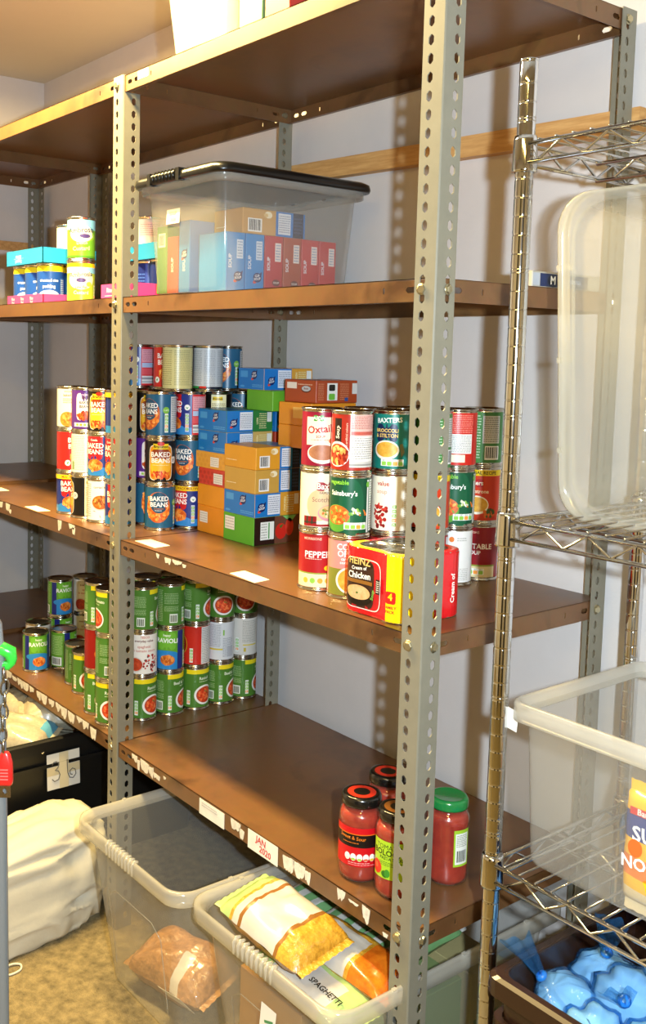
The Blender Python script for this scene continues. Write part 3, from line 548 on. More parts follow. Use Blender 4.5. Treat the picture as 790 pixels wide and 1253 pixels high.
D_['rice_dark'] = [base('#16256c'), ('lines', -30, 30, 30, 80, 6, '#3c5ab0'), ('rect', -8, 8, 7, 103, '#2a3f98')]
D_['pink_can'] = [base('#c9bfc4'), ('rect', -30, 30, 60, 96, '#d9b4bc'), ('lines', -28, 28, 62, 92, 6, '#a08a94')]
D_['plain_hidden'] = [base('#b8b2a4')]
LABELS = {}
def label_mesh(d):
    if d not in LABELS:
        mb = MB()
        def mp(u, v, k):
            R_ = 0.03575+k*0.00005; th = u/1000/CR
            return (R_*math.sin(th), -R_*math.cos(th), v/1000)
        art_mesh(mb, D_[d], mp, 2.5); LABELS[d] = mb.mesh('label')
    return LABELS[d]
def can(design, x, y, z, turn, label, group=None, cat='can', name='food_can'):
    a = math.atan2(CAM.x-x, -(CAM.y-y)) + math.radians(turn)
    o = empty(name, (x, y, z), a); tag(o, label, cat, group)
    link('tin', TIN, o); link('lid', LID, o); link('label', label_mesh(design), o)
    return o

S1, S2 = CH, 2*CH
# ---- middle shelf: bean cans left of and around the post
BE = 'bean cans on the middle shelf'
colA, colB, colC, colDD = (-0.389, 0.077), (-0.314, 0.080), (-0.238, 0.086), (-0.162, 0.093)
def st(design, c, layer, turn, label, g=BE, z0=ZM): return can(design, c[0], c[1], z0+layer*CH, turn, label, g)
st('redblue_yellow', colA, 0, -4, 'yellow banded blue and red beans can at the outer end of the bean stack')
st('red_beans', colA, 1, 22, 'all red baked beans can second up at the outer end of the bean stack')
st('cream_value', colA, 2, 0, 'cream baked beans can on top at the outer end of the bean stack')
st('black_beans', colB, 0, -100, 'black can turned to its cream side panel, bottom of the bean stack')
st('white_back', colB, 1, 8, 'plain white can side with small print, middle of the bean stack')
st('purple_bbq', colB, 2, -4, 'purple barbecue beans can with white panel, top of the bean stack')
st('white_food', colC, 0, 0, 'white can with a plate of brown beans pictured, bottom layer near the post')
st('redblue_beans', colC, 1, -36, 'blue can with red panel edge turned away, middle layer near the post')
st('black_beans', colC, 2, -14, 'black and gold baked beans can on the top layer near the post')
st('redblue_beans', colDD, 0, -16, 'red and blue baked beans can half behind the front post, bottom layer')
st('redblue_beans', colDD, 1, -46, 'blue bean can half behind the front post, second layer')
st('redblue_yellow', colDD, 2, 16, 'yellow banded bean can half behind the front post, third layer')
colE, colP, colQ, colR, colS = (-0.152, 0.169), (-0.077, 0.154), (-0.062, 0.229), (-0.058, 0.305), (-0.060, 0.381)
st('teal_beans', colE, 0, 20, 'teal bean can wedged behind its neighbours right of the post, bottom layer')
st('purple_bbq', colE, 1, 6, 'purple can wedged behind a black and gold can right of the post')
st('black_beans', colE, 2, 6, 'black bean can wedged behind a teal can right of the post')
st('teal_beans', colP, 0, -6, 'teal baked beans can with orange ring, bottom front right of the post')
st('black_beans', colP, 1, 2, 'black baked beans can with gold label and yellow name plate right of the post')
st('teal_beans', colP, 2, -52, 'teal bean can turned to its white side panel, third layer right of the post')
st('redblue_yellow', colQ, 0, -48, 'multipack bean can with yellow band beside the orange cartons')
st('teal_beans', colQ, 1, -34, 'teal bean can beside the patterned cartons, second layer')
st('redblue_beans', colQ, 2, -76, 'bean can turned to its pink and red panel, third layer')
st('plain_hidden', colR, 0, 0, 'can buried behind the orange cartons, bottom layer'); st('plain_hidden', colR, 1, 0, 'can buried behind the orange cartons, second layer')
st('black_beans', colR, 2, -122, 'can with cream back label and red line, just above the blue cartons')
st('plain_hidden', colS, 0, 0, 'can at the rear behind the cartons, bottom layer'); st('plain_hidden', colS, 1, 0, 'can at the rear behind the cartons, second layer')
st('teal_beans', colS, 2, -40, 'teal bean can at the rear above the blue cartons, third layer')
for l_ in range(3):
    w_ = ('bottom', 'second', 'third')[l_]
    st('plain_hidden', (-0.236, 0.185), l_, 0, 'can in the inner row of the bean stack, %s layer' % w_)
    st('plain_hidden', (-0.150, 0.248), l_, 0, 'can in the inner row behind the red can, %s layer' % w_)
    st('plain_hidden', (-0.138, 0.325), l_, 0, 'can in the inner row near the wall, %s layer' % w_)
TP = 'cans on the top layer of the bean stack'
st('redblue_beans', (-0.262, 0.205), 3, -76, 'red and pink can with grey barcode, top layer beside the post', TP)
st('red_beans', (-0.160, 0.225), 3, -12, 'red can half hidden behind a cream can on the top layer', TP)
st('cream_back_olive', (-0.066, 0.192), 3, 0, 'cream olive can back with fine print, top layer', TP)
st('grey_back', (-0.044, 0.265), 3, 10, 'grey can back with fine print, top layer', TP)
st('teal_beans', (-0.075, 0.345), 3, -34, 'teal bean can on the top layer beside the blue carton', TP)
st('redblue_beans', (-0.150, 0.315), 3, 40, 'can at the rear of the top layer with only its rim showing', TP)

# ---- middle shelf: soup cans
SO = 'soup cans on the middle shelf'
c1, c2, c3 = (0.577, 0.086), (0.652, 0.090), (0.672, 0.172)
st('pepper_soup', c1, 0, -6, 'red pepper soup can at the bottom beside the red multipack', SO)
st('scotch_broth', c1, 1, 14, 'cream soup can with dark red name plate, second in its stack', SO)
st('oxtail_soup', c1, 2, 0, 'crimson and cream oxtail soup can, top of its stack', SO)
st('pink_soup', c2, 0, -6, 'pink and olive soup can tucked behind the red multipack', SO)
st('green_veg_soup', c2, 1, -4, 'dark green vegetable soup can above the red multipack', SO)
st('red_veg_soup', c2, 2, -8, 'red soup can turned to its pale ingredients panel', SO)
st('pepper_soup', c3, 0, 40, 'red soup can hidden behind the red multipack', SO)
st('value_soup', c3, 1, -6, 'cream value soup can with red print beside the post', SO)
st('broccoli_soup', c3, 2, -4, 'teal green soup can with navy panel, top layer beside the post', SO)
c4, ca_, cb_ = (0.692, 0.250), (0.682, 0.330), (0.680, 0.407)
st('pepper_soup', c4, 0, 0, 'red soup can behind the post, bottom layer', SO); st('special_soup', c4, 1, 10, 'orange red soup can behind the post, second layer', SO); st('green_back', c4, 2, 30, 'green can back behind the post, top layer', SO)
st('white_soup_back', ca_, 0, 6, 'white soup can with peach notes beside the chrome post, bottom layer', SO)
st('green_veg_soup', ca_, 1, 8, 'dark green soup can with carrots beside the chrome post, second layer', SO)
st('red_white_back', ca_, 2, 10, 'red can with white nutrition table beside the chrome post', SO)
st('red_vegetable_soup', cb_, 0, -14, 'dark red vegetable soup can near the wall, bottom layer', SO)
st('special_soup', cb_, 1, 0, 'orange soup can with yellow special band near the wall', SO)
st('green_back', cb_, 2, -8, 'green can back with barcode near the wall, top layer', SO)
for i, c in enumerate(((0.597, 0.172), (0.612, 0.252), (0.604, 0.330))):
    for l_ in range(3):
        st('pepper_soup' if l_ < 2 else 'red_veg_soup', c, l_, 60, 'soup can in the inner row, %s from the front, %s layer' % (('first', 'second', 'third')[i], ('bottom', 'second', 'top')[l_]), SO)

# ---- lower shelf: pasta cans
RA = 'pasta cans on the lower shelf'
gr = [(-0.112, 0.132), (-0.106, 0.207), (-0.102, 0.282), (-0.100, 0.357), (-0.100, 0.431)]
nm = ('nearest the front post', 'second from the front post', 'third from the front post', 'fourth from the front post', 'beside the rear post')
for i, c in enumerate(gr):
    st(('green_ravioli', 'green_beef_ravioli', 'green_ravioli', 'green_beef_ravioli', 'green_ravioli')[i], c, 0, (38, 64, 34, 66, 80)[i], 'green ravioli can with yellow band, bottom row, %s' % nm[i], RA, ZL)
    st(('value_spaghetti', 'blue_ravioli', 'red_panel', 'white_yellow', 'value_back')[i], c, 1, (10, -24, 2, -4, 0)[i],
       ('white value spaghetti can with red pattern, middle row', 'blue and green ravioli can in the middle row', 'red can with grey text panel, middle row', 'white can with yellow line and small print, middle row', 'off-white can with red speckles beside the rear post')[i], RA, ZL)
    st(('green_beef_ravioli', 'green_beef_ravioli', 'green_ravioli', 'green_ravioli', 'green_ravioli')[i], c, 2, (96, 118, 66, 4, -2)[i], 'green ravioli can in the top row, %s' % nm[i], RA, ZL)
gb = [(-0.187, 0.190), (-0.181, 0.265), (-0.177, 0.340), (-0.176, 0.415)]
for i, c in enumerate(gb):
    for l_ in range(3): st('green_ravioli', c, l_, 60+i*40, 'green ravioli can in the row behind, %s, %s layer' % (nm[i], ('bottom', 'middle', 'top')[l_]), RA, ZL)
b1, b2 = (-0.203, 0.062), (-0.127, 0.052)
st('green_beef_ravioli', b1, 0, 20, 'green can with yellow band under the red beef can', RA, ZL); st('beef_red', b1, 1, 22, 'dark red beef chilli can between green cans', RA, ZL); st('green_ravioli', b1, 2, 34, 'green can with yellow band on top of the red beef can', RA, ZL)
st('green_ravioli', b2, 0, -6, 'green ravioli can at the shelf edge touching the front post, bottom', RA, ZL); st('green_ravioli', b2, 1, 96, 'green can turned to its text side beside the front post, middle', RA, ZL); st('green_beef_ravioli', b2, 2, -84, 'green can turned to its text side beside the front post, top', RA, ZL)
st('green_ravioli', (-0.423, 0.120), 0, 100, 'single green can turned to its barcode', RA, ZL)
st('green_ravioli', (-0.350, 0.104), 0, 8, 'single green ravioli can standing alone at the shelf front', RA, ZL)
st('green_ravioli', (-0.345, 0.190), 0, 80, 'green can standing behind the single green cans', RA, ZL)
st('blue_ravioli', (-0.585, 0.072), 0, 0, 'blue and green ravioli can at the front of the short group', RA, ZL)
st('blue_ravioli', (-0.570, 0.150), 0, 60, 'green sided ravioli can beside the blue one', RA, ZL)
st('value_back', (-0.672, 0.120), 0, 40, 'white topped can behind the front ravioli can', RA, ZL)
st('blue_ravioli', (-0.706, 0.206), 0, 30, 'green and navy can under the tall ravioli can', RA, ZL); st('blue_ravioli', (-0.706, 0.206), 1, 14, 'green ravioli can raised on another can at the back', RA, ZL)
st('value_spaghetti', (-0.694, 0.284), 0, 10, 'white can under another white can at the back', RA, ZL); st('value_spaghetti', (-0.694, 0.284), 1, 14, 'white spaghetti can raised on another can at the back', RA, ZL)

# ------------------------------------------------------------ cartons
def art_faces(mb, dims, faces):
    lx, ly, h = dims
    def mk(f):
        e = 0.00004
        if f == 'F': return lambda u, v, k: (-lx/2+u/1000, -ly/2-e*(k+1), v/1000)
        if f == 'R': return lambda u, v, k: (lx/2+e*(k+1), -ly/2+u/1000, v/1000)
        if f == 'B': return lambda u, v, k: (lx/2-u/1000, ly/2+e*(k+1), v/1000)
        if f == 'L': return lambda u, v, k: (-lx/2-e*(k+1), ly/2-u/1000, v/1000)
        if f == 'T': return lambda u, v, k: (-lx/2+u/1000, -ly/2+v/1000, h+e*(k+1))
    for f, art in faces.items(): art_mesh(mb, art, mk(f), 1e9)
def print_faces(o, dims, faces):
    for f, a in faces.items():
        m_ = MB(); art_faces(m_, dims, {f: a}); m_.build('printed_panel', o)
def carton_body(dims, c, c_end=None, crease=True):
    lx, ly, h = dims; mb = MB(); mt = mat('card_'+c.lstrip('#'), c, 0.38, spec=0.4, noise_scale=25, noise_amt=0.03)
    b = 0.0012
    # slightly bevelled card box
    bm = bmesh.new(); bmesh.ops.create_cube(bm, size=1.0)
    for v in bm.verts: v.co = Vector((v.co.x*lx, v.co.y*ly, (v.co.z+0.5)*h))
    bmesh.ops.bevel(bm, geom=bm.edges[:], offset=b, segments=1, affect='EDGES')
    bm.verts.ensure_lookup_table(); mb.add([v.co[:] for v in bm.verts], [[v.index for v in f.verts] for f in bm.faces], mt); bm.free()
    return mb
def logo(u, v, s=1.0):
    return [('ell', u-6*s, v-9*s, 7*s, 4*s, '#d8452a', 30), ('ell', u, v, 12*s, 11*s, '#14235c'), ('poly', [(u+4*s, v+8*s), (u+13*s, v+14*s), (u+11*s, v+2*s)], '#14235c'),
            ('text', u, v+4*s, 6*s, 'CUP', '#f2f4f8', 8, .06), ('text', u, v-3*s, 6*s, 'SOUP', '#f2f4f8', 8, .06)]
def soup_carton(x, y, z, dims, flav, brand_front, label, group='soup cartons', rz=0.0, flav_txt='TOMATO'):
    """small sachet-soup carton: one half brand blue, other half flavour colour"""
    lx, ly, h = dims; o = empty('soup_carton', (x, y, z), rz); tag(o, label, 'carton', group)
    Lx, Ly, H = lx*1000, ly*1000, h*1000
    carton_body(dims, flav).build('carton', o)
    mb = MB(); blue = '#1b74c0'
    white = lambda u0, u1: [('rect', u0, u1, 5, H-4, '#dfe3ec'), ('lines', u0+2, u1-2, 8, H-7, 8, '#8f98ac')]
    if brand_front:
        s = H/50
        faces = {'F': [('rect', 0.6, Lx-.6, .6, H-.6, blue), ('rect', 8, 36, H-22, H-7, '#4b9ad6')] + logo(Lx*.62, H*.68, s*.9) + [('lines', Lx*.55, Lx-6, 5, 13, 2, '#5fa8dc'), ('ell', 16, 7, 9, 2.5, '#4b9ad6')],
                 'R': [('rect', .6, Ly*.56, .6, H-.6, blue)] + logo(Ly*.15, H*.42, s*.85) + white(Ly*.28, Ly*.55) + [('text', Ly*.66, H*.5, 6, flav_txt, '#e8dfa8', 90), ('lines', Ly*.7, Ly*.86, 6, H-6, 8, '#d8cf98'), ('rect', Ly*.87, Ly*.97, H*.45, H-5, '#dcdcd8')],
                 'T': [('rect', .6, Lx-.6, .6, Ly*.56, blue)]}
    else:
        faces = {'F': [('lines', 8, Lx*.4, H*.3, H*.36, 1, '#f0e6c0')],
                 'R': [('rect', Ly*.08, Ly*.30, 5, H*.62, '#efefec'), ('bars', Ly*.10, Ly*.28, 8, H*.58, '#2c2c2c'), ('ell', Ly*.40, H*.80, 10, 7, '#efe3c0'), ('ell', Ly*.36, H*.78, 6, 4, '#d8b878'), ('rect', Ly*.52, Ly-.6, .6, H-.6, blue)] + white(Ly*.56, Ly*.76) + [('rect', Ly*.80, Ly*.97, .6, H-.6, '#16223e'), ('lines', Ly*.82, Ly*.95, 8, H-8, 5, '#3a4a70')],
                 'T': [('rect', .6, Lx-.6, Ly*.52, Ly-.6, blue)]}
    print_faces(o, dims, faces)
    return o
def sticker(o, dims, u0, u1, v0, v1, face='F'):
    mb = MB(); art_faces(mb, dims, {face: [('rect', u0, u1, v0, v1, '#e6e2d8'), ('lines', u0+2, u1-2, v0+2, v1-2, 4, '#b9b4a8')]})
    for i, v in enumerate(mb.v): mb.v[i] = (v[0]+(0.0012 if face == 'R' else 0), v[1]-(0.0012 if face == 'F' else 0), v[2])
    mb.build('sticker', o)
def plain_carton(x, y, z, dims, c, label, arts=None, rz=0.0, group='plain cartons'):
    o = empty('food_carton', (x, y, z), rz); tag(o, label, 'carton', group); carton_body(dims, c).build('carton', o)
    if arts:
        print_faces(o, dims, arts)
    return o
# column of cartons, left (front edge y=.219, x -.009..+.105)
bx0, by0 = 0.046, 0.219
dm = lambda h, ly=0.134, lx=0.114: (lx, ly, h)
yc = by0+0.067
o = plain_carton(bx0, yc, ZM, dm(0.064), '#dc8a1e', 'orange carton with white sticker at the bottom of the left carton column'); sticker(o, dm(.064), 12, 44, 24, 50)
plain_carton(bx0-0.001, yc, ZM+0.064, dm(0.050), '#e09220', 'plain orange carton second up in the left carton column')
dots = [('ell', 8+i*16+(j % 2)*8, 7+j*11, 5, 4.2, '#d99a3a') for i in range(7) for j in range(3)]
dotsr = [('ell', 8+i*16+(j % 2)*8, 7+j*11, 5, 4.2, '#b83a2c') for i in range(7) for j in range(3)]
o = plain_carton(bx0+0.003, yc, ZM+0.114, dm(0.039), '#cf4434', 'red dotted carton with white sticker in the left carton column', {'F': dotsr}); sticker(o, dm(.039), 62, 98, 6, 30)
o = plain_carton(bx0-0.006, yc, ZM+0.153, (0.124, 0.134, 0.039), '#e2a440', 'orange dotted carton with white sticker in the left carton column', {'F': dots}); sticker(o, (.124, .134, .039), 62, 96, 6, 28)
soup_carton(bx0-0.002, yc, ZM+0.192, dm(0.050), '#c9a860', True, 'blue soup carton with tan end, lower of two above the dotted cartons', flav_txt='CHICKEN')
soup_carton(bx0-0.003, yc, ZM+0.242, dm(0.050), '#2f7a3c', True, 'blue soup carton with dark green end, upper of two above the dotted cartons', flav_txt='LEEK')
# right column (front edge y=.213, x .098..+.218)
rx, ry, rl = 0.161, 0.213, 0.128
dr = lambda h: (0.115, rl, h)
o = plain_carton(rx, ry+rl/2, ZM, dr(0.063), '#56a32c', 'green carton with dark side and red tomatoes at the bottom of the right carton column',
     {'R': [('rect', .6, 127.4, .6, 62.4, '#2a1612'), ('rect', 58, 127.4, .6, 62.4, '#6a4030'), ('poly', [(80, 62), (120, 62), (104, 46)], '#7ac06a'), ('rect', 18, 56, 12, 52, '#e9ebe6'), ('lines', 20, 36, 14, 50, 6, '#a5a8a2'), ('rect', 40, 43.5, 14, 50, '#4c9a4a'), ('ell', 76, 28, 16, 18, '#c8281e'), ('ell', 100, 36, 12, 20, '#d8402c'), ('poly', [(71, 40), (83, 44), (76, 34)], '#3f6a2a')]}); sticker(o, dr(.063), 8, 44, 26, 56)
soup_carton(rx+0.001, ry+rl/2, ZM+0.063, dr(0.053), '#d49a34', True, 'blue soup carton with orange end in the right carton column', flav_txt='CHICKEN')
soup_carton(rx+0.002, ry+rl/2-0.001, ZM+0.116, dr(0.053), '#c79c46', False, 'tan soup carton with barcode in the right carton column')
soup_carton(rx+0.004, ry+rl/2-0.003, ZM+0.169, (0.118, rl, 0.050), '#dc9a2a', False, 'orange soup carton with barcode on top of the right carton column')
# cartons behind
plain_carton(0.190, 0.412, ZM, (0.124, 0.130, 0.216), '#b98a4a', 'tall tan carton hidden at the rear under the orange cartons')
for k_ in range(2):
    plain_carton(0.236, 0.372, ZM+0.2165+k_*0.0505, (0.112, 0.132, 0.050), '#db8d22', ('lower', 'upper')[k_]+' of two orange cartons under the rust brown carton', {'F': [('rect', 50, 84, 16, 40, '#e8b860')]} if k_ else None)
o = plain_carton(0.235, 0.382, ZM+0.3175, (0.108, 0.122, 0.050), '#a8441f', 'rust brown carton with oval logo and recycling panel on top',
     {'F': [('rect', 8, 42, 30, 44, '#e6ddcf'), ('ell', 74, 30, 17, 8, '#5a2418'), ('ell', 74, 31, 15, 6, '#b8bcc0'), ('text', 74, 31, 5, 'Boots', '#7a2418', 0, .03), ('lines', 46, 96, 38, 42, 1, '#e0b8a0')],
      'R': [('rect', 32, 62, 6, 44, '#e9e6de'), ('panel', 46, 34, 9, 7, '#26241f'), ('panel', 46, 14, 9, 7, '#6cb43c'), ('lines', 6, 22, 6, 44, 9, '#c9835e'), ('lines', 70, 96, 6, 44, 9, '#c9835e'), ('rect', 84, 94, 4, 12, '#2c4a8a'), ('rect', 106, 121, 20, 44, '#d5d2cc')]}) 
plain_carton(0.046, 0.418, ZM, (0.114, 0.118, 0.190), '#8a6a3a', 'tall brown carton hidden behind the left column')
soup_carton(0.046, 0.418, ZM+0.190, (0.114, 0.118, 0.050), '#a83a22', False, 'rust red carton at the rear behind the blue soup cartons', flav_txt='TOMATO')
soup_carton(0.046, 0.418, ZM+0.240, (0.114, 0.118, 0.051), '#2f6ab0', True, 'blue soup carton at the rear level with the dark green ended one', flav_txt='BEEF')
plain_carton(0.112, 0.368, ZM+0.2925, (0.098, 0.130, 0.047), '#62a52c', 'bright green carton near the wall under a blue carton', {'R': [('rect', 40, 60, 6, 30, '#d8e0cc'), ('ell', 60, 36, 5, 5, '#e6efe0')]})
soup_carton(0.078, 0.376, ZM+0.3395, (0.098, 0.146, 0.050), '#d69a34', True, 'blue soup carton with orange end on the very top near the wall', flav_txt='CHICKEN')

# ------------------------------------------------------------ soup multipack (four cans in printed film)
def multipack():
    o = empty('soup_multipack', (0.7825, 0.0925, ZM)); tag(o, 'red and yellow film wrapped pack of four soup cans beside the post', 'multipack')
    red, yel = '#d3161c', '#f2cf12'
    for i, (dx, dy) in enumerate(((-.0372, -.0372), (.0372, -.0372), (-.0372, .0372), (.0372, .0372))):
        link('can', TIN, o, (dx, dy, 0))
    # film hugging the four cans: rounded square with a shallow waist between cans
    mb = MB(); Rr = 0.0383; off = 0.0372
    ring = []
    for q_ in range(4):
        a0 = -PI+q_*PI/2   # corner centres go (-,-),(+,-),(+,+),(-,+)
        cx, cy = ((-off, -off), (off, -off), (off, off), (-off, off))[q_]
        for k in range(9):
            t = a0+PI/2*k/8; ring.append((cx+Rr*math.cos(t), cy+Rr*math.sin(t)))
        t = a0+PI/2
        nx, ny = ((-off, -off), (off, -off), (off, off), (-off, off))[(q_+1) % 4]
        for k in range(1, 6):
            f_ = k/6; s_ = math.sin(PI*f_)*0.0035
            ring.append((cx+(nx-cx)*f_+(Rr-s_)*math.cos(t), cy+(ny-cy)*f_+(Rr-s_)*math.sin(t)))
    n = len(ring); lv = [(0.985, 0.001), (1.0, 0.004), (1.0, 0.03), (0.995, 0.055), (1.0, 0.08), (1.0, 0.106), (0.985, 0.1105), (0.93, 0.1115), (0.80, 0.1112)]
    vs = [(x*s_, y*s_, z) for s_, z in lv for x, y in ring]
    for li in range(len(lv)-1):
        for k in range(n):
            cx = (ring[k][0]+ring[(k+1) % n][0])/2; cy = (ring[k][1]+ring[(k+1) % n][1])/2; zc = (lv[li][1]+lv[li+1][1])/2
            side_y = cx > 0.035 and cy < 0.03 and not (cy > -0.02 and cx > 0.07)
            c = yel if (cx > 0.034 and cy < 0.0) else red
            if li >= 6: c = yel if cy < -0.03 else red
            mb.add([vs[li*n+k], vs[li*n+(k+1) % n], vs[(li+1)*n+(k+1) % n], vs[(li+1)*n+k]], [(0, 1, 2, 3)], mat('film_'+c[1:], c, 0.16, spec=0.6, bump=0.25, bump_scale=70), True)
    mb.build('printed_film', o)
    mb = MB(); mb.add([(x*0.80, y*0.80, 0.1112) for x, y in ring], [tuple(range(n))], M_FILM); mb.build('film_window', o)
    # artwork on the front film face
    dims = (0.151, 0.151, 0.11)
    mb = MB()
    def film_y(x):
        if abs(x) <= off: return -(off+Rr-0.0035*math.sin(PI*(x+off)/(2*off)))
        return -(off+math.sqrt(max(0.0, Rr*Rr-(abs(x)-off)**2)))
    mp = lambda u, v, k: (-0.0755+u/1000, film_y(-0.0755+u/1000)-0.0010-0.00022*k, v/1000)
    art_mesh(mb, [('panel', 57, 52, 42, 42, '#f0e6da'), ('panel', 57, 52, 40.5, 40.5, '#b3161c'), ('panel', 50, 52, 33, 40, '#3a2218'), ('ell', 50, 84, 30, 7, '#2a1a12'), ('text', 50, 88, 13, 'HEINZ', '#d8b86a', 0, .04), ('text', 50, 77, 6.5, 'Cream of', '#f4efe6', 4, .03), ('text', 51, 65, 12, 'Chicken', '#f6f2ea', 2, .03), ('rect', 22, 80, 52, 58, '#8a5a22'), ('ell', 50, 32, 29, 17, '#16100c'), ('ell', 50, 37, 26, 12, SOUPC), ('ell', 48, 36, 2.4, 1.8, '#4a6a2a'), ('text', 82, 38, 7, 'Soup', '#7ab04a', 80), ('rect', 90, 100, 42, 66, '#2a1c18'), ('lines', 91, 99, 44, 64, 6, '#cfc6ba')], mp, 2.5)
    mp2 = mp
    art_mesh(mb, [('panel', 122, 42, 9, 10, '#c9201c'), ('text', 122, 43, 13, '4', '#f2cf12', 0, .05), ('text', 122, 26, 5.2, 'FAMILY', '#c9201c', 0, .03), ('text', 122, 19, 5.2, 'PACK', '#c9201c', 0, .03)], mp2, 2.5)
    mb.build('printed_art', o)
    mb = MB(); mp3 = lambda u, v, k: (0.0772+0.00015*(k+1), -0.0755+u/1000, v/1000)
    art_mesh(mb, [('text', 112, 50, 10, 'Cream of', '#f4ece0', 90, .03)], mp3, 5.0); mb.build('printed_art', o)
multipack()

# ------------------------------------------------------------ sauce jars
SAUCE = mat('tomato_sauce', '#b2331a', 0.25, noise_scale=60, color2='#8e2010', noise_amt=0.2, coat=0.6)
GLASS = plastic('jar_glass', '#f2f0ea', 0.03, 0.04)
def jar(x, y, turn, lidc, ringc, artf, label, R=0.0375, H=0.150):
    a = math.atan2(CAM.x-x, -(CAM.y-y))+math.radians(turn); o = empty('sauce_jar', (x, y, ZL), a); tag(o, label, 'jar', 'pasta sauce jars')
    s = R/0.0375
    prof = [(0.0, 0.001), (0.030, 0.0), (0.035, 0.003), (0.0372, 0.010), (0.0375, 0.022), (0.0368, 0.028), (0.0368, 0.100), (0.0375, 0.106), (0.0365, 0.114), (0.0325, 0.123), (0.0290, 0.127), (0.0285, 0.134)]
    mb = MB(); mb.lathe([(r*s, z) for r, z in prof], GLASS, 36); mb.build('glass', o)
    mb = MB(); mb.lathe([(0.0001, 0.0028)]+[((r-0.0018)*s, z) for r, z in prof[1:9] for z in [max(z, .003)]]+[(0.031*s, 0.1215), (0.0001, 0.1215)], SAUCE, 32); mb.build('sauce', o)
    lm = mat('jarlid_'+lidc[1:], lidc, 0.22, coat=0.4)
    mb = MB(); mb.lathe([(0.0300*s, 0.1305), (0.0335*s, 0.1305), (0.0338*s, 0.133), (0.0335*s, 0.1425), (0.0318*s, 0.1465), (0.028*s, 0.1478), (0.025*s, 0.1468), (0.0001, 0.1468)], lm, 36)
    l_ = mb.build('lid', o)
    if ringc:
        mb = MB(); art_mesh(mb, [('ell', 0, 0, 24, 24, ringc), ('ell', 0, 0, 14, 14, lidc)], lambda u, v, k: (u/1000*s, v/1000*s, 0.1469+0.00015*(k+1))); mb.build('lid_print', l_)
    mb = MB()
    def mp(u, v, k):
        R_ = 0.0370*s+0.00006*(k+1); th = u/1000/R_; return (R_*math.sin(th), -R_*math.cos(th), v/1000)
    art_mesh(mb, artf, mp, 2.5); mb.build('label', o)
jl1 = [('rect', -60, 42, 30, 98, '#c6121c'), ('rect', -60, 36, 64, 86, '#16110f'), ('rect', -60, 36, 86, 87.5, '#e0701c'), ('text', -12, 80, 7, 'Sweet & Sour', '#e07a24', -3, .01), ('lines', -30, 0, 70, 73, 1, '#c86a20'), ('rect', 37, 42, 30, 98, '#e6d4d0'), ('lines', 37.5, 41.5, 32, 96, 18, '#8a2a2a'), ('lines', -18, 20, 36, 38, 1, '#f0c8c0'), ('lines', -18, 30, 33, 34.5, 1, '#f0c8c0')] + \
      [('ell', -20+i*11, 47, 5.2, 6.5, '#f0ece2') for i in range(5)] + [('ell', -20+i*11, 43.5, 4, 2.2, c) for i, c in enumerate(('#d9d4c8', '#a8c84a', '#a8c84a', '#d86a4a', '#e0c23a'))]
jar(0.735, 0.062, -4, '#141210', '#c9301e', jl1, 'tomato red sauce jar with red and black label and black lid with red ring', 0.0385)
jl2 = [('rect', -40, 44, 36, 100, '#a6c92c'), ('text', -2, 90, 9, 'TOMATO &', '#22301a', 0, .0), ('text', 2, 80, 11, 'BOLOGNESE', '#1c2614', 0, .04), ('text', 0, 71, 6, 'PASTA SAUCE', '#2c4a1c', 0, .02), ('lines', -24, 26, 58, 66, 3, '#5a7a26'), ('ell', -30, 52, 11, 12, '#cf2c1a'), ('ell', -31, 54, 4, 5, '#e8623c'), ('ell', -12, 44, 7, 6, '#2c6a1c'), ('ell', -8, 46, 5, 7, '#3f8a2a')]
jar(0.8115, 0.073, -12, '#161412', '#7a4a1c', jl2, 'red sauce jar with lime green bolognese label, beside the front post', 0.0375)
jl3 = [('rect', 8, 40, 36, 100, '#9cc432'), ('rect', 11, 37, 40, 94, '#e4e6de'), ('lines', 13, 35, 70, 92, 7, '#8a9080'), ('bars', 14, 34, 44, 64, '#4a4e48')]
jar(0.828, 0.178, 6, '#1c7a3c', None, jl3, 'red sauce jar with green lid turned to its barcode label')
jar(0.700, 0.160, 20, '#141210', '#c9301e', jl1, 'red sauce jar with black lid standing behind the other jars')

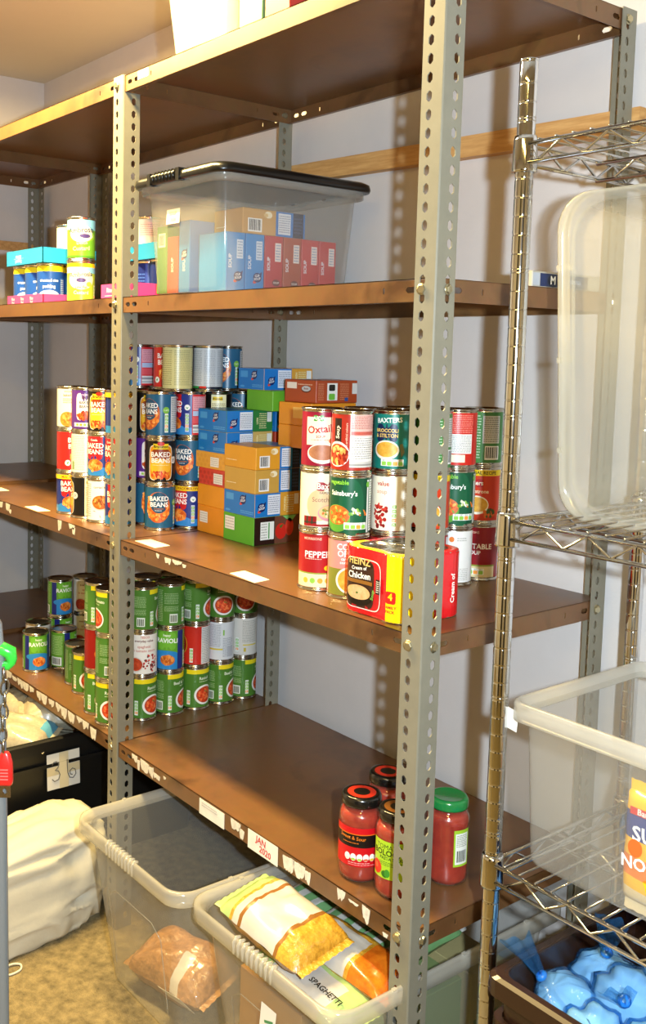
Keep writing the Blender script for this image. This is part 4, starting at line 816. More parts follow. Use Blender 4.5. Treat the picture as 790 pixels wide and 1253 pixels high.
# ------------------------------------------------------------ plastic tubs
def rrect(lx, ly, r, n=6):
    pts = []
    for q_, (sx, sy) in enumerate(((1, -1), (1, 1), (-1, 1), (-1, -1))):
        cx, cy = sx*(lx/2-r), sy*(ly/2-r); a0 = -PI/2+q_*PI/2
        for k in range(n+1):
            t = a0+PI/2*k/n; pts.append((cx+r*math.cos(t), cy+r*math.sin(t)))
    return pts
def loft(mb, rings, mt, smooth=True, capb=True):
    n = len(rings[0]); vs = [p for r_ in rings for p in r_]; fs = []
    for i in range(len(rings)-1):
        for k in range(n): fs.append((i*n+k, i*n+(k+1) % n, (i+1)*n+(k+1) % n, (i+1)*n+k))
    if capb: fs.append(tuple(range(n))[::-1])
    mb.add(vs, fs, mt, smooth)
def tub(name, lx, ly, h, taper=0.045, r=0.045, rim=0.018, mwall=None, mrim=None, grips=True, panel=True):
    o = empty(name); mwall = mwall or M_CLEAR; mrim = mrim or M_RIM
    def ring(t, z, grow=0, rr=None):
        k = taper*(1-t); return [(x, y, z) for x, y in rrect(lx-2*k+2*grow, ly-2*k+2*grow, (rr or r)*(0.7+0.3*t))]
    mb = MB(); loft(mb, [ring(0, 0.001, -0.01), ring(0.0, 0.006, -0.002), ring(0.03, 0.016), ring(0.5, h*.5), ring(0.97, h-0.012)], mwall); mb.build('body', o)
    mb = MB(); e = 0.003
    loft(mb, [ring(0.97, h-0.022, 0.0012), ring(1, h-0.010, 0.002), ring(1, h-0.004, rim*.45), ring(1, h, rim*.7), ring(1, h-0.002, rim*.95), ring(1, h-0.008, rim), ring(1, h-0.028, rim), ring(1, h-0.029, rim-e*.7), ring(1, h-0.010, rim-e)], mrim, True, False)
    R_ = mb.build('rim', o)
    if grips:
        for s in (-1, 1):
            mb = MB()
            for i in range(9):
                x = (i-4)*0.0125; mb.tube([(x, s*(ly/2+rim+0.0005), h-0.026), (x, s*(ly/2+rim+0.0015), h-0.006), (x, s*(ly/2+rim*.8), h+0.0012), (x, s*(ly/2+rim*.3), h-0.001)], 0.0032, mrim, 6)
            mb.build('grip', R_)
        for s in (-1, 1):
            for yy in (-ly*.3, 0, ly*.3):
                mb = MB(); mb.box(s*(lx/2+rim-.004)-.003, s*(lx/2+rim-.004)+.003, yy-.004, yy+.004, h-.028, h+.0008, mrim); mb.build('rim_rib', R_)
    if panel:
        mb = MB(); hw = lx*.27; y = -(ly/2-taper*.75)-0.001
        pts = [(-hw, h*.16), (-hw, h*.60), (-hw+.03, h*.66), (hw-.03, h*.66), (hw, h*.60), (hw, h*.16)]
        mb.tube([(x, -(ly/2-taper*(1-z/h))-0.0008, z) for x, z in pts], 0.0011, mwall, 5)
        mb.build('moulded_line', o)
    return o
# two open tubs on the floor under the lower shelf
t1 = tub('storage_tub', 0.372, 0.545, 0.360); t1.location = (0.288, 0.132, 0); tag(t1, 'clear plastic storage tub with one pasta bag, beside the white sack', 'tub', 'clear tubs under the shelving')
t2 = tub('storage_tub', 0.372, 0.545, 0.362); t2.location = (0.702, 0.146, 0); tag(t2, 'clear plastic storage tub heaped with pasta packets under the lower shelf', 'tub', 'clear tubs under the shelving')
mb = MB(); art_mesh(mb, [('rect', -42, 42, -14, 14, '#dcd8ce')], lambda u, v, k: (u/1000, 0, v/1000)); lb = mb.build('paper_label', t1); lb.location = (0.02, 0.2455, 0.285); lb.rotation_euler = (0.10, 0, 0)
mb = MB(); art_mesh(mb, [('rect', -20, 20, -32, 26, '#e6e4dc'), ('text', 2, 2, 26, '1', '#4a8a5a', -70)], lambda u, v, k: (u/1000, -0.0006*(k+1), v/1000)); lb = mb.build('paper_label', t2); lb.location = (0.01, -0.262, 0.235); lb.rotation_euler = (-0.09, 0, 0)

# bags of dry food
def pillow(name, lx, ly, h, mt, seed=0, crimp=True, lump=0.12, nx=26, ny=18, mats=None, sharp=0.45):
    """sealed packet lying flat, seams at the two x ends; mats(u,v,top) may choose a material per face"""
    mb = MB(); rn = random.Random(seed); off = rn.uniform(0, 50)
    def prof(t): return max(0.0, 1-abs(t)**3.2)**sharp
    def z(u, v, s):
        a = prof(u)*prof(v); nz = noise.noise(Vector((u*2.3+off, v*2.3, s*1.7+off)))+0.5*noise.noise(Vector((u*6+off, v*6, off)))
        return s*h/2*a*(1+lump*2*nz)
    for s in (1, -1):
        vs = []; fs = []
        for i in range(nx+1):
            u = -1+2*i/nx
            for j in range(ny+1):
                v = -1+2*j/ny
                pinch = 1-0.06*(1-abs(u))*0 - 0.05*noise.noise(Vector((u*3+off, off, s)))
                vs.append((u*lx/2, v*ly/2*pinch*(0.93 if abs(u) > .93 else 1), z(u, v, s)))
        for i in range(nx):
            for j in range(ny):
                f = (i*(ny+1)+j, (i+1)*(ny+1)+j, (i+1)*(ny+1)+j+1, i*(ny+1)+j+1)
                m_ = mats((i+.5)/nx, (j+.5)/ny, s) if mats else mt
                mb.add([vs[k] for k in (f if s > 0 else f[::-1])], [(0, 1, 2, 3)], m_, True)
    if crimp:
        for s in (-1, 1):
            vs = []; n = 16
            for j in range(n+1):
                v = -1+2*j/n; w = 0.0012*(1 if j % 2 else -1)
                vs += [(s*lx/2, v*ly/2*.93, w*.3), (s*(lx/2+0.014), v*ly/2*.95, w)]
            mb.add(vs, [(2*j, 2*j+2, 2*j+3, 2*j+1) for j in range(n)], mats(0 if s < 0 else .99, .5, 1) if mats else mt, True)
    # weld duplicated face corners
    bm = bmesh.new(); me = mb.mesh(name); bm.from_mesh(me); bmesh.ops.remove_doubles(bm, verts=bm.verts, dist=1e-6); bm.to_mesh(me); bm.free()
    return me
PASTA = mat('dry_pasta', '#dda83a', 0.35, noise_scale=75, color2='#a8741a', noise_amt=0.3, bump=0.9, bump_scale=95, coat=0.5)
PENNE = mat('dry_pasta_pale', '#b88550', 0.35, noise_scale=60, color2='#84592c', noise_amt=0.3, bump=0.9, bump_scale=80, coat=0.5)
WHITEP = mat('packet_white', '#c2bcb2', 0.28, coat=0.3, noise_scale=14, noise_amt=0.05)
GREENP = mat('packet_pale_green', '#9fb872', 0.3, coat=0.3)
BROWNP = mat('packet_brown_band', '#8a5a26', 0.3)
ORANGEP = mat('packet_orange', '#d87a1c', 0.25, coat=0.6, noise_scale=60, color2='#b8500e', noise_amt=0.3)
def bag(name, me, loc, rot, label, cat, group, prt=None):
    o = link(name, me, None, loc); o.rotation_euler = rot; tag(o, label, cat, group)
    return o
PB = 'pasta bags in the clear tubs'
me = pillow('pasta_bag', 0.200, 0.128, 0.062, PASTA, 3, mats=lambda u, v, s: GREENP if u < .16 else (WHITEP if .30 < u < .74 and s > 0 else (BROWNP if s > 0 and (.74 <= u < .76 or .27 < u <= .30) else (WHITEP if .2 < u <= .27 and s > 0 else PASTA))))
o = bag('pasta_bag', me, (0.668, -0.052, 0.368), (0.14, 0.10, 0.06), 'white and green banded bag of yellow pasta lying on top of the tub heap', 'bag', PB)
me = pillow('pasta_bag', 0.200, 0.098, 0.050, PASTA, 5, mats=lambda u, v, s: ORANGEP if u > .66 else (WHITEP if .08 < u < .6 and v < .78 and s > 0 else PASTA))
o = bag('pasta_bag', me, (0.764, 0.022, 0.330), (0.10, 0.06, 0.10), 'long white and orange packet of spaghetti on the tub heap', 'bag', PB)
me = pillow('pasta_bag', 0.210, 0.100, 0.040, GREENP, 8, mats=lambda u, v, s: WHITEP if .2 < u < .8 and v < .7 else GREENP)
o = bag('pasta_bag', me, (0.752, -0.052, 0.300), (0.1, 0.04, -0.02), 'pale green spaghetti packet with handwritten name, low in the tub', 'bag', PB)
mb = MB(); art_mesh(mb, [('text', 0, 0, 12, 'SPAGHETTI', '#1c1a18', 0, .02)], lambda u, v, k: (u/1000, v/1000, 0.0)); tx = mb.build('handwriting', o); tx.location = (0.045, -0.012, 0.0225); tx.rotation_euler = (0.02, 0, 0)
STRIPE = mat('packet_green_white', '#6f9a62', 0.35, noise_scale=10, noise_amt=0.1)
for i, (x, y, z, rz) in enumerate(((0.585, 0.120, 0.318, 1.50), (0.672, 0.135, 0.312, 1.62), (0.757, 0.150, 0.308, 1.55))):
    me = pillow('pasta_bag', 0.23, 0.085, 0.05, STRIPE, 20+i, mats=lambda u, v, s: WHITEP if int(v*6) % 2 else STRIPE)
    bag('pasta_bag', me, (x, y, z), (0.25, -0.06, rz), 'green and white striped pasta packet at the back of the tub', 'bag', PB)['group'] = 'striped packets in the tub'
# lower fill of tub 2: cartons and packets seen through the wall
for i, (x, y, z, dx, dy, dz, c, lb) in enumerate(((0.660, -0.026, 0.012, 0.17, 0.09, 0.235, '#b98a4e', 'brown carton standing inside the heaped tub by its front wall'), (0.797, 0.000, 0.012, 0.072, 0.13, 0.22, '#8fa06a', 'olive green packet standing inside the heaped tub'),
        (0.640, 0.10, 0.012, 0.16, 0.14, 0.22, '#c08a3e', 'tan carton in the middle of the heaped tub'), (0.795, 0.150, 0.012, 0.08, 0.15, 0.24, '#7f8f5a', 'green packet at the side wall of the heaped tub'), (0.72, 0.29, 0.012, 0.24, 0.09, 0.24, '#a79a6a', 'khaki packet at the back wall of the heaped tub'))):
    p = plain_carton(x, y, z, (dx, dy, dz), c, lb, {'F': [('rect', 10, dx*1000-10, 20, 60, '#d8d0bc'), ('rect', 14, dx*500, 80, 130, '#3a4a8a' if i == 0 else '#e0d8c4')], 'R': [('rect', 10, dy*1000-10, 30, 90, '#dcd6c4'), ('rect', 10, dy*1000-10, 120, 150, '#5a7a52')]}, group='packets inside the heaped tub')
# orange bag in tub 1
me = pillow('pasta_bag', 0.205, 0.135, 0.095, PENNE, 12, mats=lambda u, v, s: WHITEP if (.62 < u < .74 and v < .5 and s > 0) else PENNE)
o = bag('pasta_bag', me, (0.288, -0.002, 0.064), (0.20, 0, 0.22), 'clear bag of orange brown pasta lying at the bottom of a clear tub', 'bag', None)
mb = MB(); mb.box(-.03, .03, -.0006, 0, -.035, .035, mat('packet_label', '#d8d2c6', .6)); w = mb.build('paper_label', o); w.location = (0.05, -0.0725, 0.0); w.rotation_euler = (0.5, 0, 0)

# clear box with the black lid on the upper shelf
def lidded():
    lx, ly, h = 0.290, 0.372, 0.245
    b = tub('lidded_box', lx, ly, h, taper=0.018, r=0.03, rim=0.012, mwall=M_CLEARB, mrim=M_CLEARB, grips=False, panel=False)
    b.location = (0.175, 0.222, Z3); tag(b, 'clear plastic box with black lid full of soup cartons', 'box')
    mb = MB()
    R_ = lambda g, z: [(x, y, z) for x, y in rrect(lx+2*g, ly+2*g, 0.035, 6)]
    loft(mb, [R_(0.010, h-0.012), R_(0.022, h-0.014), R_(0.024, h-0.008), R_(0.022, h+0.002), R_(0.014, h+0.007), R_(0.004, h+0.006), R_(-0.006, h+0.001), R_(-0.012, h+0.001)], M_BLACKP, True, True)
    mb.add(R_(-0.012, h+0.001), [tuple(range(28))], M_BLACKP)
    L = mb.build('lid', b)
    for s in (-1, 1):
        mb = MB()
        for i in range(7):
            x = (i-3)*0.013-0.03; mb.tube([(x, s*(ly/2+.025), h-.012), (x, s*(ly/2+.026), h), (x, s*(ly/2+.016), h+.009)], 0.004, M_BLACKP, 6)
        for xx in (-0.085, 0.025): mb.box(xx-.006, xx+.006, s*(ly/2+.012)-.014, s*(ly/2+.012)+.014, h-.016, h+.009, M_BLACKP)
        mb.build('clip', L)
    # ridges moulded under the lid
    mb = MB()
    for i in range(6):
        y = -ly/2+0.06+i*0.05; mb.box(-lx/2+.03, lx/2-.03, y-.004, y+.004, h-.004, h+.001, M_BLACKP)
    mb.build('lid_ribs', L)
    mb = MB(); art_mesh(mb, [('rect', -25, 25, -15, 15, '#e9e2d6'), ('text', 0, 6, 9, 'SOUP', '#b0927a'), ('text', 2, -7, 9, '2020', '#b0927a')], lambda u, v, k: (u/1000, -0.0006*(k+1), v/1000))
    w = mb.build('paper_label', b); w.location = (-0.035, -ly/2-0.0005+0.006, 0.165); w.rotation_euler = (-0.06, 0, 0)
    return b
lidded()
LB = 'cartons inside the lidded box'
zb = Z3+0.008
xr_ = 0.235
cols = ['#2a86cc', '#2a86cc', '#b9262a', '#a8482a', '#c02a2a', '#c02a2a']
nmz = ('blue', 'blue', 'crimson', 'rust', 'red', 'red')
pl = ('first', 'second', 'third', 'fourth', 'fifth', 'sixth')
for i in range(6):
    yy = 0.100+i*0.0495
    arts = {'R': [('rect', 26, 42, 66, 104, '#cfdcec' if i < 2 else '#e6dcd8'), ('lines', 28, 40, 68, 102, 6, '#8aa0bc'), ('text', 10, 60, 9, 'SOUP', '#e6ecf4', 90, .02)] + (logo(30, 30, .9) if i < 2 else [('ell', 30, 22, 10, 7, '#5a1a16'), ('text', 30, 22, 5, 'SOUP', '#e8d8d0')])}
    plain_carton(xr_, yy, zb, (0.098, 0.047, 0.118), cols[i], '%s soup carton standing on end, %s from the front along the clear box side' % (nmz[i], pl[i]), arts, group=LB)
o = soup_carton(0.232, 0.200, zb+0.118, (0.100, 0.165, 0.052), '#c99a52', False, 'tan soup carton with barcode lying on the upright cartons in the lidded box', LB)
for i, (x, c, hh, lb) in enumerate(((0.060, '#4d8a3c', 0.145, 'green carton at the front left of the lidded box'), (0.103, '#c0482a', 0.120, 'orange red carton at the front of the lidded box'), (0.148, '#2a7cc0', 0.150, 'tall blue carton behind the paper label of the lidded box'))):
    plain_carton(x, 0.125, zb, (0.041, 0.12, hh), c, lb, {'F': ([('rect', 6, 34, 100, 130, '#dfe0d8'), ('bars', 9, 31, 104, 126, '#666666')] if i == 0 else [('text', 20, 60, 10, 'SOUP', '#e6e0d8', 90, .03)]) + (logo(21, 80, .9) if i == 2 else [])}, group=LB)
plain_carton(0.115, 0.285, zb, (0.14, 0.16, 0.155), '#2a7cc0', 'large blue carton at the back of the lidded box', {'F': logo(90, 110, 1.2)}, group=LB)

# white translucent tub on top of the rack
t3 = tub('storage_tub', 0.250, 0.36, 0.20, taper=0.02, r=0.03, rim=0.012, mwall=plastic('milky_tub_plastic', '#f6f3ea', 0.40, 0.2), mrim=plastic('milky_rim_plastic', '#f6f3ea', 0.7, 0.2), grips=False, panel=False)
t3.location = (0.236, 0.200, ZT); tag(t3, 'milky white plastic tub standing on the top shelf', 'tub')
plain_carton(0.417, 0.10, ZT, (0.070, 0.15, 0.16), '#4f8a58', 'green carton on the top shelf between the milky tub and a red carton'); plain_carton(0.495, 0.10, ZT, (0.070, 0.15, 0.13), '#a82c22', 'red carton on the top shelf beside the green one'); plain_carton(0.19, 0.2, ZT+0.007, (0.09, 0.2, 0.14), '#cfd6c8', 'pale carton inside the milky tub on the top shelf')

# ------------------------------------------------------------ upper shelf, left bay: trays of pudding cans
def tray(x0, x1, y0, y1, z, h, c, label, txt=None):
    o = empty('carton_tray', ((x0+x1)/2, (y0+y1)/2, z)); tag(o, label, 'tray', 'cardboard can trays'); lx, ly = x1-x0, y1-y0; t = 0.002
    mt = mat('tray_'+c[1:], c, 0.4, spec=0.4)
    mb = MB(); mb.box(-lx/2, lx/2, -ly/2, ly/2, 0, 0.0006, mt); mb.box(-lx/2, lx/2, -ly/2, -ly/2+t, 0, h, mt); mb.box(-lx/2, lx/2, ly/2-t, ly/2, 0, h, mt); mb.box(-lx/2, -lx/2+t, -ly/2, ly/2, 0, h, mt); mb.box(lx/2-t, lx/2, -ly/2, ly/2, 0, h, mt); mb.build('tray', o)
    if txt:
        print_faces(o, (lx, ly, h), {'F': txt})
    return o
PINK, TBL = '#e0468c', '#2a9ad6'
pt = lambda L: [a for i in range(int(L/0.06)) for a in (('text', 34+i*56, 20, 9, 'Rice', '#f6cfe0', 0, .03), ('text', 34+i*56, 10, 8, 'Pud', '#f6cfe0', 0, .03))]
tray(-0.752, -0.520, 0.060, 0.216, Z3, 0.028, PINK, 'pink cardboard tray under blue pudding cans at the shelf end', [('text', 40, 18, 9, 'Rice', '#f6d8e6', 0, .03), ('text', 40, 8, 8, 'Pud', '#f6d8e6', 0, .03), ('text', 100, 18, 9, 'Rice', '#f6d8e6', 0, .03), ('text', 100, 8, 8, 'Pud', '#f6d8e6', 0, .03), ('text', 160, 18, 9, 'Rice', '#f6d8e6', 0, .03), ('text', 160, 8, 8, 'Pud', '#f6d8e6', 0, .03)])
RP = 'blue pudding cans in the pink tray'
for i in range(3):
    for j in range(2):
        can('rice_blue', -0.711+i*0.0755, 0.100+j*0.0755, Z3+0.0006, (0, 20, -6)[i]+j*15, 'blue rice pudding can with yellow top standing in the pink tray', RP)
tray(-0.752, -0.520, 0.058, 0.218, Z3+0.1106, 0.040, TBL, 'sky blue cardboard tray stacked on the blue pudding cans', [('text', 80, 24, 10, 'creamy', '#cfe8f6', 0, .02), ('text', 80, 12, 10, 'pudding', '#cfe8f6', 0, .02), ('lines', 50, 112, 17, 18.5, 1, '#cfe8f6')])
can('rice_white', -0.600, 0.178, Z3+0.1112, 6, 'off-white rice pudding can standing in the sky blue tray')
can('custard_yellow', -0.417, 0.118, Z3, 0, 'yellow and green custard can, lower of two'); can('custard_green', -0.417, 0.118, Z3+CH, 0, 'green and sky blue custard can on top of another custard can')
tray(-0.335, -0.02, 0.205, 0.370, Z3, 0.034, PINK, 'pink cardboard tray behind the front post', None)
for i in range(4):
    for j in range(2): can('rice_dark', -0.296+i*0.0757, 0.248+j*0.0757, Z3+0.0006, i*17, 'dark blue pudding can standing in the tray behind the post', 'dark pudding cans behind the post')
tray(-0.335, -0.02, 0.203, 0.372, Z3+0.1106, 0.040, '#1f7ab0', 'dull blue tray stacked above the dark pudding cans')
can('pink_can', -0.290, 0.248, Z3+0.1112, 0, 'pinkish grey can standing in the dull blue tray')
tray(-0.150, 0.0, 0.030, 0.130, Z3, 0.034, PINK, 'small pink tray at the shelf edge touching the post', [('text', 40, 20, 11, 'Rice', '#fbe4ee', 0, .04), ('text', 110, 20, 11, 'Pud', '#fbe4ee', 0, .04), ('lines', 20, 130, 6, 9, 1, '#fbe4ee')])

# flat packet with an M at the right end of the upper shelf
o = plain_carton(0.884, 0.330, Z3, (0.042, 0.185, 0.026), '#a8a294', 'low cream carton with dark blue band and M emblem at the shelf end', {'R': [('rect', 2, 19, 3, 23, '#a5abb4'), ('rect', 20, 150, 2, 23, '#1b2a52'), ('ell', 54, 12, 14, 10.5, '#0f1830'), ('text', 54, 12, 15, 'M', '#f0ede4', 0, .05), ('lines', 78, 130, 9, 16, 2, '#9fb0d0')]})

# ------------------------------------------------------------ floor level: black crate, sack
def crate(name, lx, ly, h, mt, taper=0.02, wall=0.004, rim=0.012):
    o = empty(name)
    def ring(t, z, g): k = taper*(1-t); return [(x, y, z) for x, y in rrect(lx-2*k+2*g, ly-2*k+2*g, 0.02, 4)]
    mb = MB(); loft(mb, [ring(0, 0.0, 0), ring(1, h-0.03, 0), ring(1, h-0.001, 0), ring(1, h-0.001, -wall), ring(0, 0.006, -wall)], mt, False, True)
    mb.add(ring(0, 0.006, -wall), [tuple(range(20))], mt); mb.build('body', o)
    mb = MB(); loft(mb, [ring(1, h-0.030, 0.0006), ring(1, h-0.030, rim), ring(1, h-0.004, rim), ring(1, h, rim*.6), ring(1, h, 0.0), ring(1, h-0.003, -wall-.0005)], mt, False, False); mb.build('rim', o)
    mb = MB(); loft(mb, [ring(1, h-0.075, 0.0004), ring(1, h-0.075, rim*.6), ring(1, h-0.066, rim*.6), ring(1, h-0.066, 0.0004)], mt, False, False); mb.build('band', o)
    return o
bc = crate('plastic_crate', 0.40, 0.62, 0.365, M_CRATEB); bc.location = (-0.505, 0.140, 0); tag(bc, 'black plastic crate marked 36, filled with white bags', 'crate')
mb = MB(); art_mesh(mb, [('rect', -46, 46, -46, 46, '#cfcac0'), ('rect', -46, 46, -10, 12, '#bfb08e'), ('rect', -12, 14, -46, 46, '#c2b596')], lambda u, v, k: (0.0005*(k+1), u/1000, v/1000))
lb = mb.build('paper_label', bc); lb.location = (0.207, -0.126, 0.277); lb.rotation_euler = (0, -0.06, 0)
pen = mat('pencil_grey', '#5b5751', 0.7); mb = MB()
three = [(-32, 18), (-28, 24), (-20, 25), (-14, 19), (-16, 9), (-24, 3), (-15, 0), (-11, -10), (-15, -22), (-26, -25), (-33, -18)]
six = [(10, 24), (10, 8), (11, -10), (16, -24), (26, -27), (34, -18), (32, -6), (24, -2), (17, -7), (18, -16), (24, -18)]
for st_ in (three, six): mb.tube([(0.0022, u/1000, v/1000) for u, v in st_], 0.0012, pen, 5)
mb.build('handwriting', lb)
RICE = mat('rice_bag', '#b3a88f', 0.3, noise_scale=120, noise_amt=0.12, coat=0.4, bump=0.3, bump_scale=30)
RICEG = mat('bag_print_green', '#4a7a44', 0.3); RICER = mat('bag_print_red', '#b03a24', 0.3); RICEB = mat('bag_print_blue', '#5a9ab8', 0.3)
BW = 'white food bags in the black crate'
for i, (x, y, z, rz, rx, ms, lb) in enumerate(((-0.440, 0.085, 0.372, 1.15, 0.10, lambda u, v, s: RICER if (u > .86 and s > 0) else (RICEG if .66 < u < .70 and s > 0 else RICE), 'white food bag with green and red print in the crate'),
        (-0.420, -0.075, 0.352, 0.7, 0.16, lambda u, v, s: RICEB if (u > .88 and v > .5) else RICE, 'cream food bag with pale blue corner in the crate'), (-0.392, 0.215, 0.340, 1.35, 0.12, lambda u, v, s: RICE, 'plain beige bag at the crate edge under the shelf'), (-0.58, 0.05, 0.350, 0.2, 0, lambda u, v, s: RICE, 'white bag at the far side of the crate'))):
    me = pillow('food_bag', 0.21, 0.135, 0.075, RICE, 40+i, mats=ms); o = bag('food_bag', me, (x, y, z), (rx, 0.05, rz), lb, 'bag', BW)
# lower fill so the bags have something to rest on
for i, (y, lb) in enumerate(((-0.06, 'large white sack lying in the crate under the bags at the front'), (0.15, 'large white sack lying in the crate under the bags at the back'))):
    me = pillow('food_bag', 0.30, 0.20, 0.27, RICE, 60+i); bag('food_bag', me, (-0.505, y, 0.155), (0, 0, 0), lb, 'bag', BW)

# white fabric sack on the floor
def sack():
    bm = bmesh.new(); bmesh.ops.create_icosphere(bm, subdivisions=5, radius=1.0)
    for v in bm.verts:
        p = v.co.copy(); d = p.normalized()
        x, y, z = p
        sx = math.copysign(abs(x)**0.62, x); sy = math.copysign(abs(y)**0.62, y); sz = math.copysign(abs(z)**0.6, z)
        X = sx*0.125; Y = sy*0.265; Z = 0.150+sz*0.150
        # slump: towards the front end the sack flattens; belly bulges low
        t = (sy+1)/2
        Z *= 0.66+0.26*t
        n1 = noise.noise(Vector((x*1.6+3, y*1.9, z*1.6)))*0.018 + abs(noise.noise(Vector((x*3.1, y*2.2+z*2, z*4+7))))*-0.022 + noise.noise(Vector((x*8, y*7, z*9)))*0.004
        X += d.x*n1*1.3; Y += d.y*n1*1.3; Z += d.z*n1*1.3
        if z < -0.55: Z = max(0.002, Z-0.02)
        X += 0.03*(1-Z/0.3)
        v.co = Vector((X, Y, max(0.0015, Z)))
    me = bpy.data.meshes.new('sack'); bm.to_mesh(me); bm.free()
    me.materials.append(mat('white_sack_cloth', '#c9c2ae', 0.75, noise_scale=6, noise_amt=0.05, bump=0.5, bump_scale=22)); me.polygons.foreach_set('use_smooth', [True]*len(me.polygons))
    o = empty('cloth_sack', (-0.165, -0.225, 0)); tag(o, 'full white woven sack slumped on the carpet against the black crate', 'sack')
    link('sack', me, o)
    cm = mat('cotton_cord', '#d9d0ba', 0.8); mb = MB()
    ctl = [Vector(p) for p in ((0.105, -0.035, 0.055), (0.125, -0.035, 0.022), (0.143, -0.042, 0.004), (0.165, -0.060, 0.003), (0.186, -0.050, 0.003), (0.184, -0.022, 0.003), (0.166, -0.014, 0.0035), (0.158, -0.036, 0.005), (0.176, -0.078, 0.003), (0.205, -0.098, 0.003))]
    pts = []
    for i in range(len(ctl)-1):
        p0, p1, p2, p3 = ctl[max(i-1, 0)], ctl[i], ctl[i+1], ctl[min(i+2, len(ctl)-1)]
        for k in range(6):
            t = k/6; pts.append(0.5*((2*p1)+(p2-p0)*t+(2*p0-5*p1+4*p2-p3)*t*t+(3*p1-p0-3*p2+p3)*t**3))
    mb.tube(pts, 0.0024, cm, 6); mb.build('drawstring', o)
sack()

# ------------------------------------------------------------ chrome wire shelving
CX, CY, CDX, CDY = 1.033, 0.040, 0.91, 0.335
chrome = empty('wire_shelving', (CX, CY, 0)); tag(chrome, 'chrome wire shelving unit standing in front of the wall beside the brown rack', 'shelving')
def cpost():
    mb = MB(); R_ = 0.0125; H = 1.755; pr = [(0.0, 0.0), (0.016, 0.0), (0.016, 0.012), (0.008, 0.016), (R_, 0.02)]
    z = 0.045
    while z < H-0.02:
        pr += [(R_, z-0.0022), (R_, z-0.0014), (R_-0.0009, z), (R_, z+0.0014), (R_, z+0.0022)]
        if int(round((z-0.045)/0.0254)) % 8 == 0: pr += [(R_, z+0.0032), (R_, z+0.0038), (R_-0.0009, z+0.0048), (R_, z+0.0058), (R_, z+0.0066)]
        z += 0.0254
    pr += [(R_, H-0.006), (R_-0.001, H-0.0045), (R_+0.0004, H-0.003), (R_+0.0004, H-0.001), (R_-0.002, H), (0.0001, H)]
    mb.lathe(pr, M_CHROME, 28); return mb.mesh('post')
CPM = cpost()
for dx in (0, CDX):
    for dy in (0, CDY): link('post', CPM, chrome, (dx, dy, 0))
def wire_shelf():
    mb = MB(); gap = 0.025; rr = 0.0031
    def edge(a, b):
        a, b = Vector(a), Vector(b); mb.tube([a, b], rr, M_CHROME, 8); mb.tube([a-Vector((0, 0, gap)), b-Vector((0, 0, gap))], rr, M_CHROME, 8)
        L = (b-a).length; n = max(2, int(L/0.074)); pts = []
        for i in range(2*n+1):
            t = 0.03+(0.94)*i/(2*n); q_ = a+(b-a)*t; q_.z -= gap*0.02 if i % 2 else gap*0.98
            pts.append(q_)
        mb.tube(pts, 0.0021, M_CHROME, 6)
    o_ = 0.008
    edge((0.0, -o_, 0), (CDX, -o_, 0)); edge((0.0, CDY+o_, 0), (CDX, CDY+o_, 0)); edge((-o_*0, 0.0, 0), (0, CDY, 0)); edge((CDX, 0, 0), (CDX, CDY, 0))
    edge((0.0, CDY/2, -0.004), (CDX, CDY/2, -0.004))
    n = 34
    for i in range(1, n):
        x = CDX*i/n; mb.tube([(x, -o_, 0.0042), (x, CDY+o_, 0.0042)], 0.0016, M_CHROME, 6)
    me = mb.mesh('wire_shelf')
    mb2 = MB()
    for dx in (0, CDX):
        for dy in (0, CDY):
            mb2.lathe([(0.0128, 0.012), (0.0150, 0.012), (0.0160, 0.006), (0.0172, -0.034), (0.0172, -0.037), (0.0130, -0.037)], M_CHROME, 28, cx=dx, cy=dy)
    return me, mb2
WS, COLL = wire_shelf(); CME = COLL.mesh('collar')
CZ = (0.612, 1.119, 1.640)
for z in CZ:
    s_ = link('wire_shelf', WS, chrome, (0, 0, z))
    mbq = None
    for dx in (0, CDX):
        for dy in (0, CDY):
            if 'COLM' not in globals():
                m1 = MB(); m1.lathe([(0.0128, 0.012), (0.0150, 0.012), (0.0160, 0.006), (0.0172, -0.034), (0.0172, -0.037), (0.0130, -0.037)], M_CHROME, 28); COLM = m1.mesh('collar')
            link('collar', COLM, s_, (dx, dy, 0))
# open clear box on the lower wire shelf
M_BOXC = plastic('clear_large_box_plastic', '#dedbd2', 0.20, 0.10)
tb = tub('storage_box', 0.545, 0.315, 0.245, taper=0.012, r=0.025, rim=0.014, mwall=M_BOXC, grips=False, panel=False)
tb.location = (1.048+0.014+0.2725, 0.030+0.1775, CZ[0]+0.006); tag(tb, 'large open clear plastic box on the lower wire shelf', 'box')
mb = MB(); mb.box(-.011, .011, -.0006, 0, -.026, .006, mat('tag_white', '#e6e2da', .6)); w = mb.build('tag', tb); w.location = (-0.283, -0.162, 0.223); w.rotation_euler = (0.1, 0.15, 0)
mb = MB(); mb.box(-.02, .02, 0, .0006, -.02, .02, mat('tag_white', '#e6e2da', .6)); w = mb.build('paper_label', tb); w.location = (-0.04, 0.1555, 0.16)
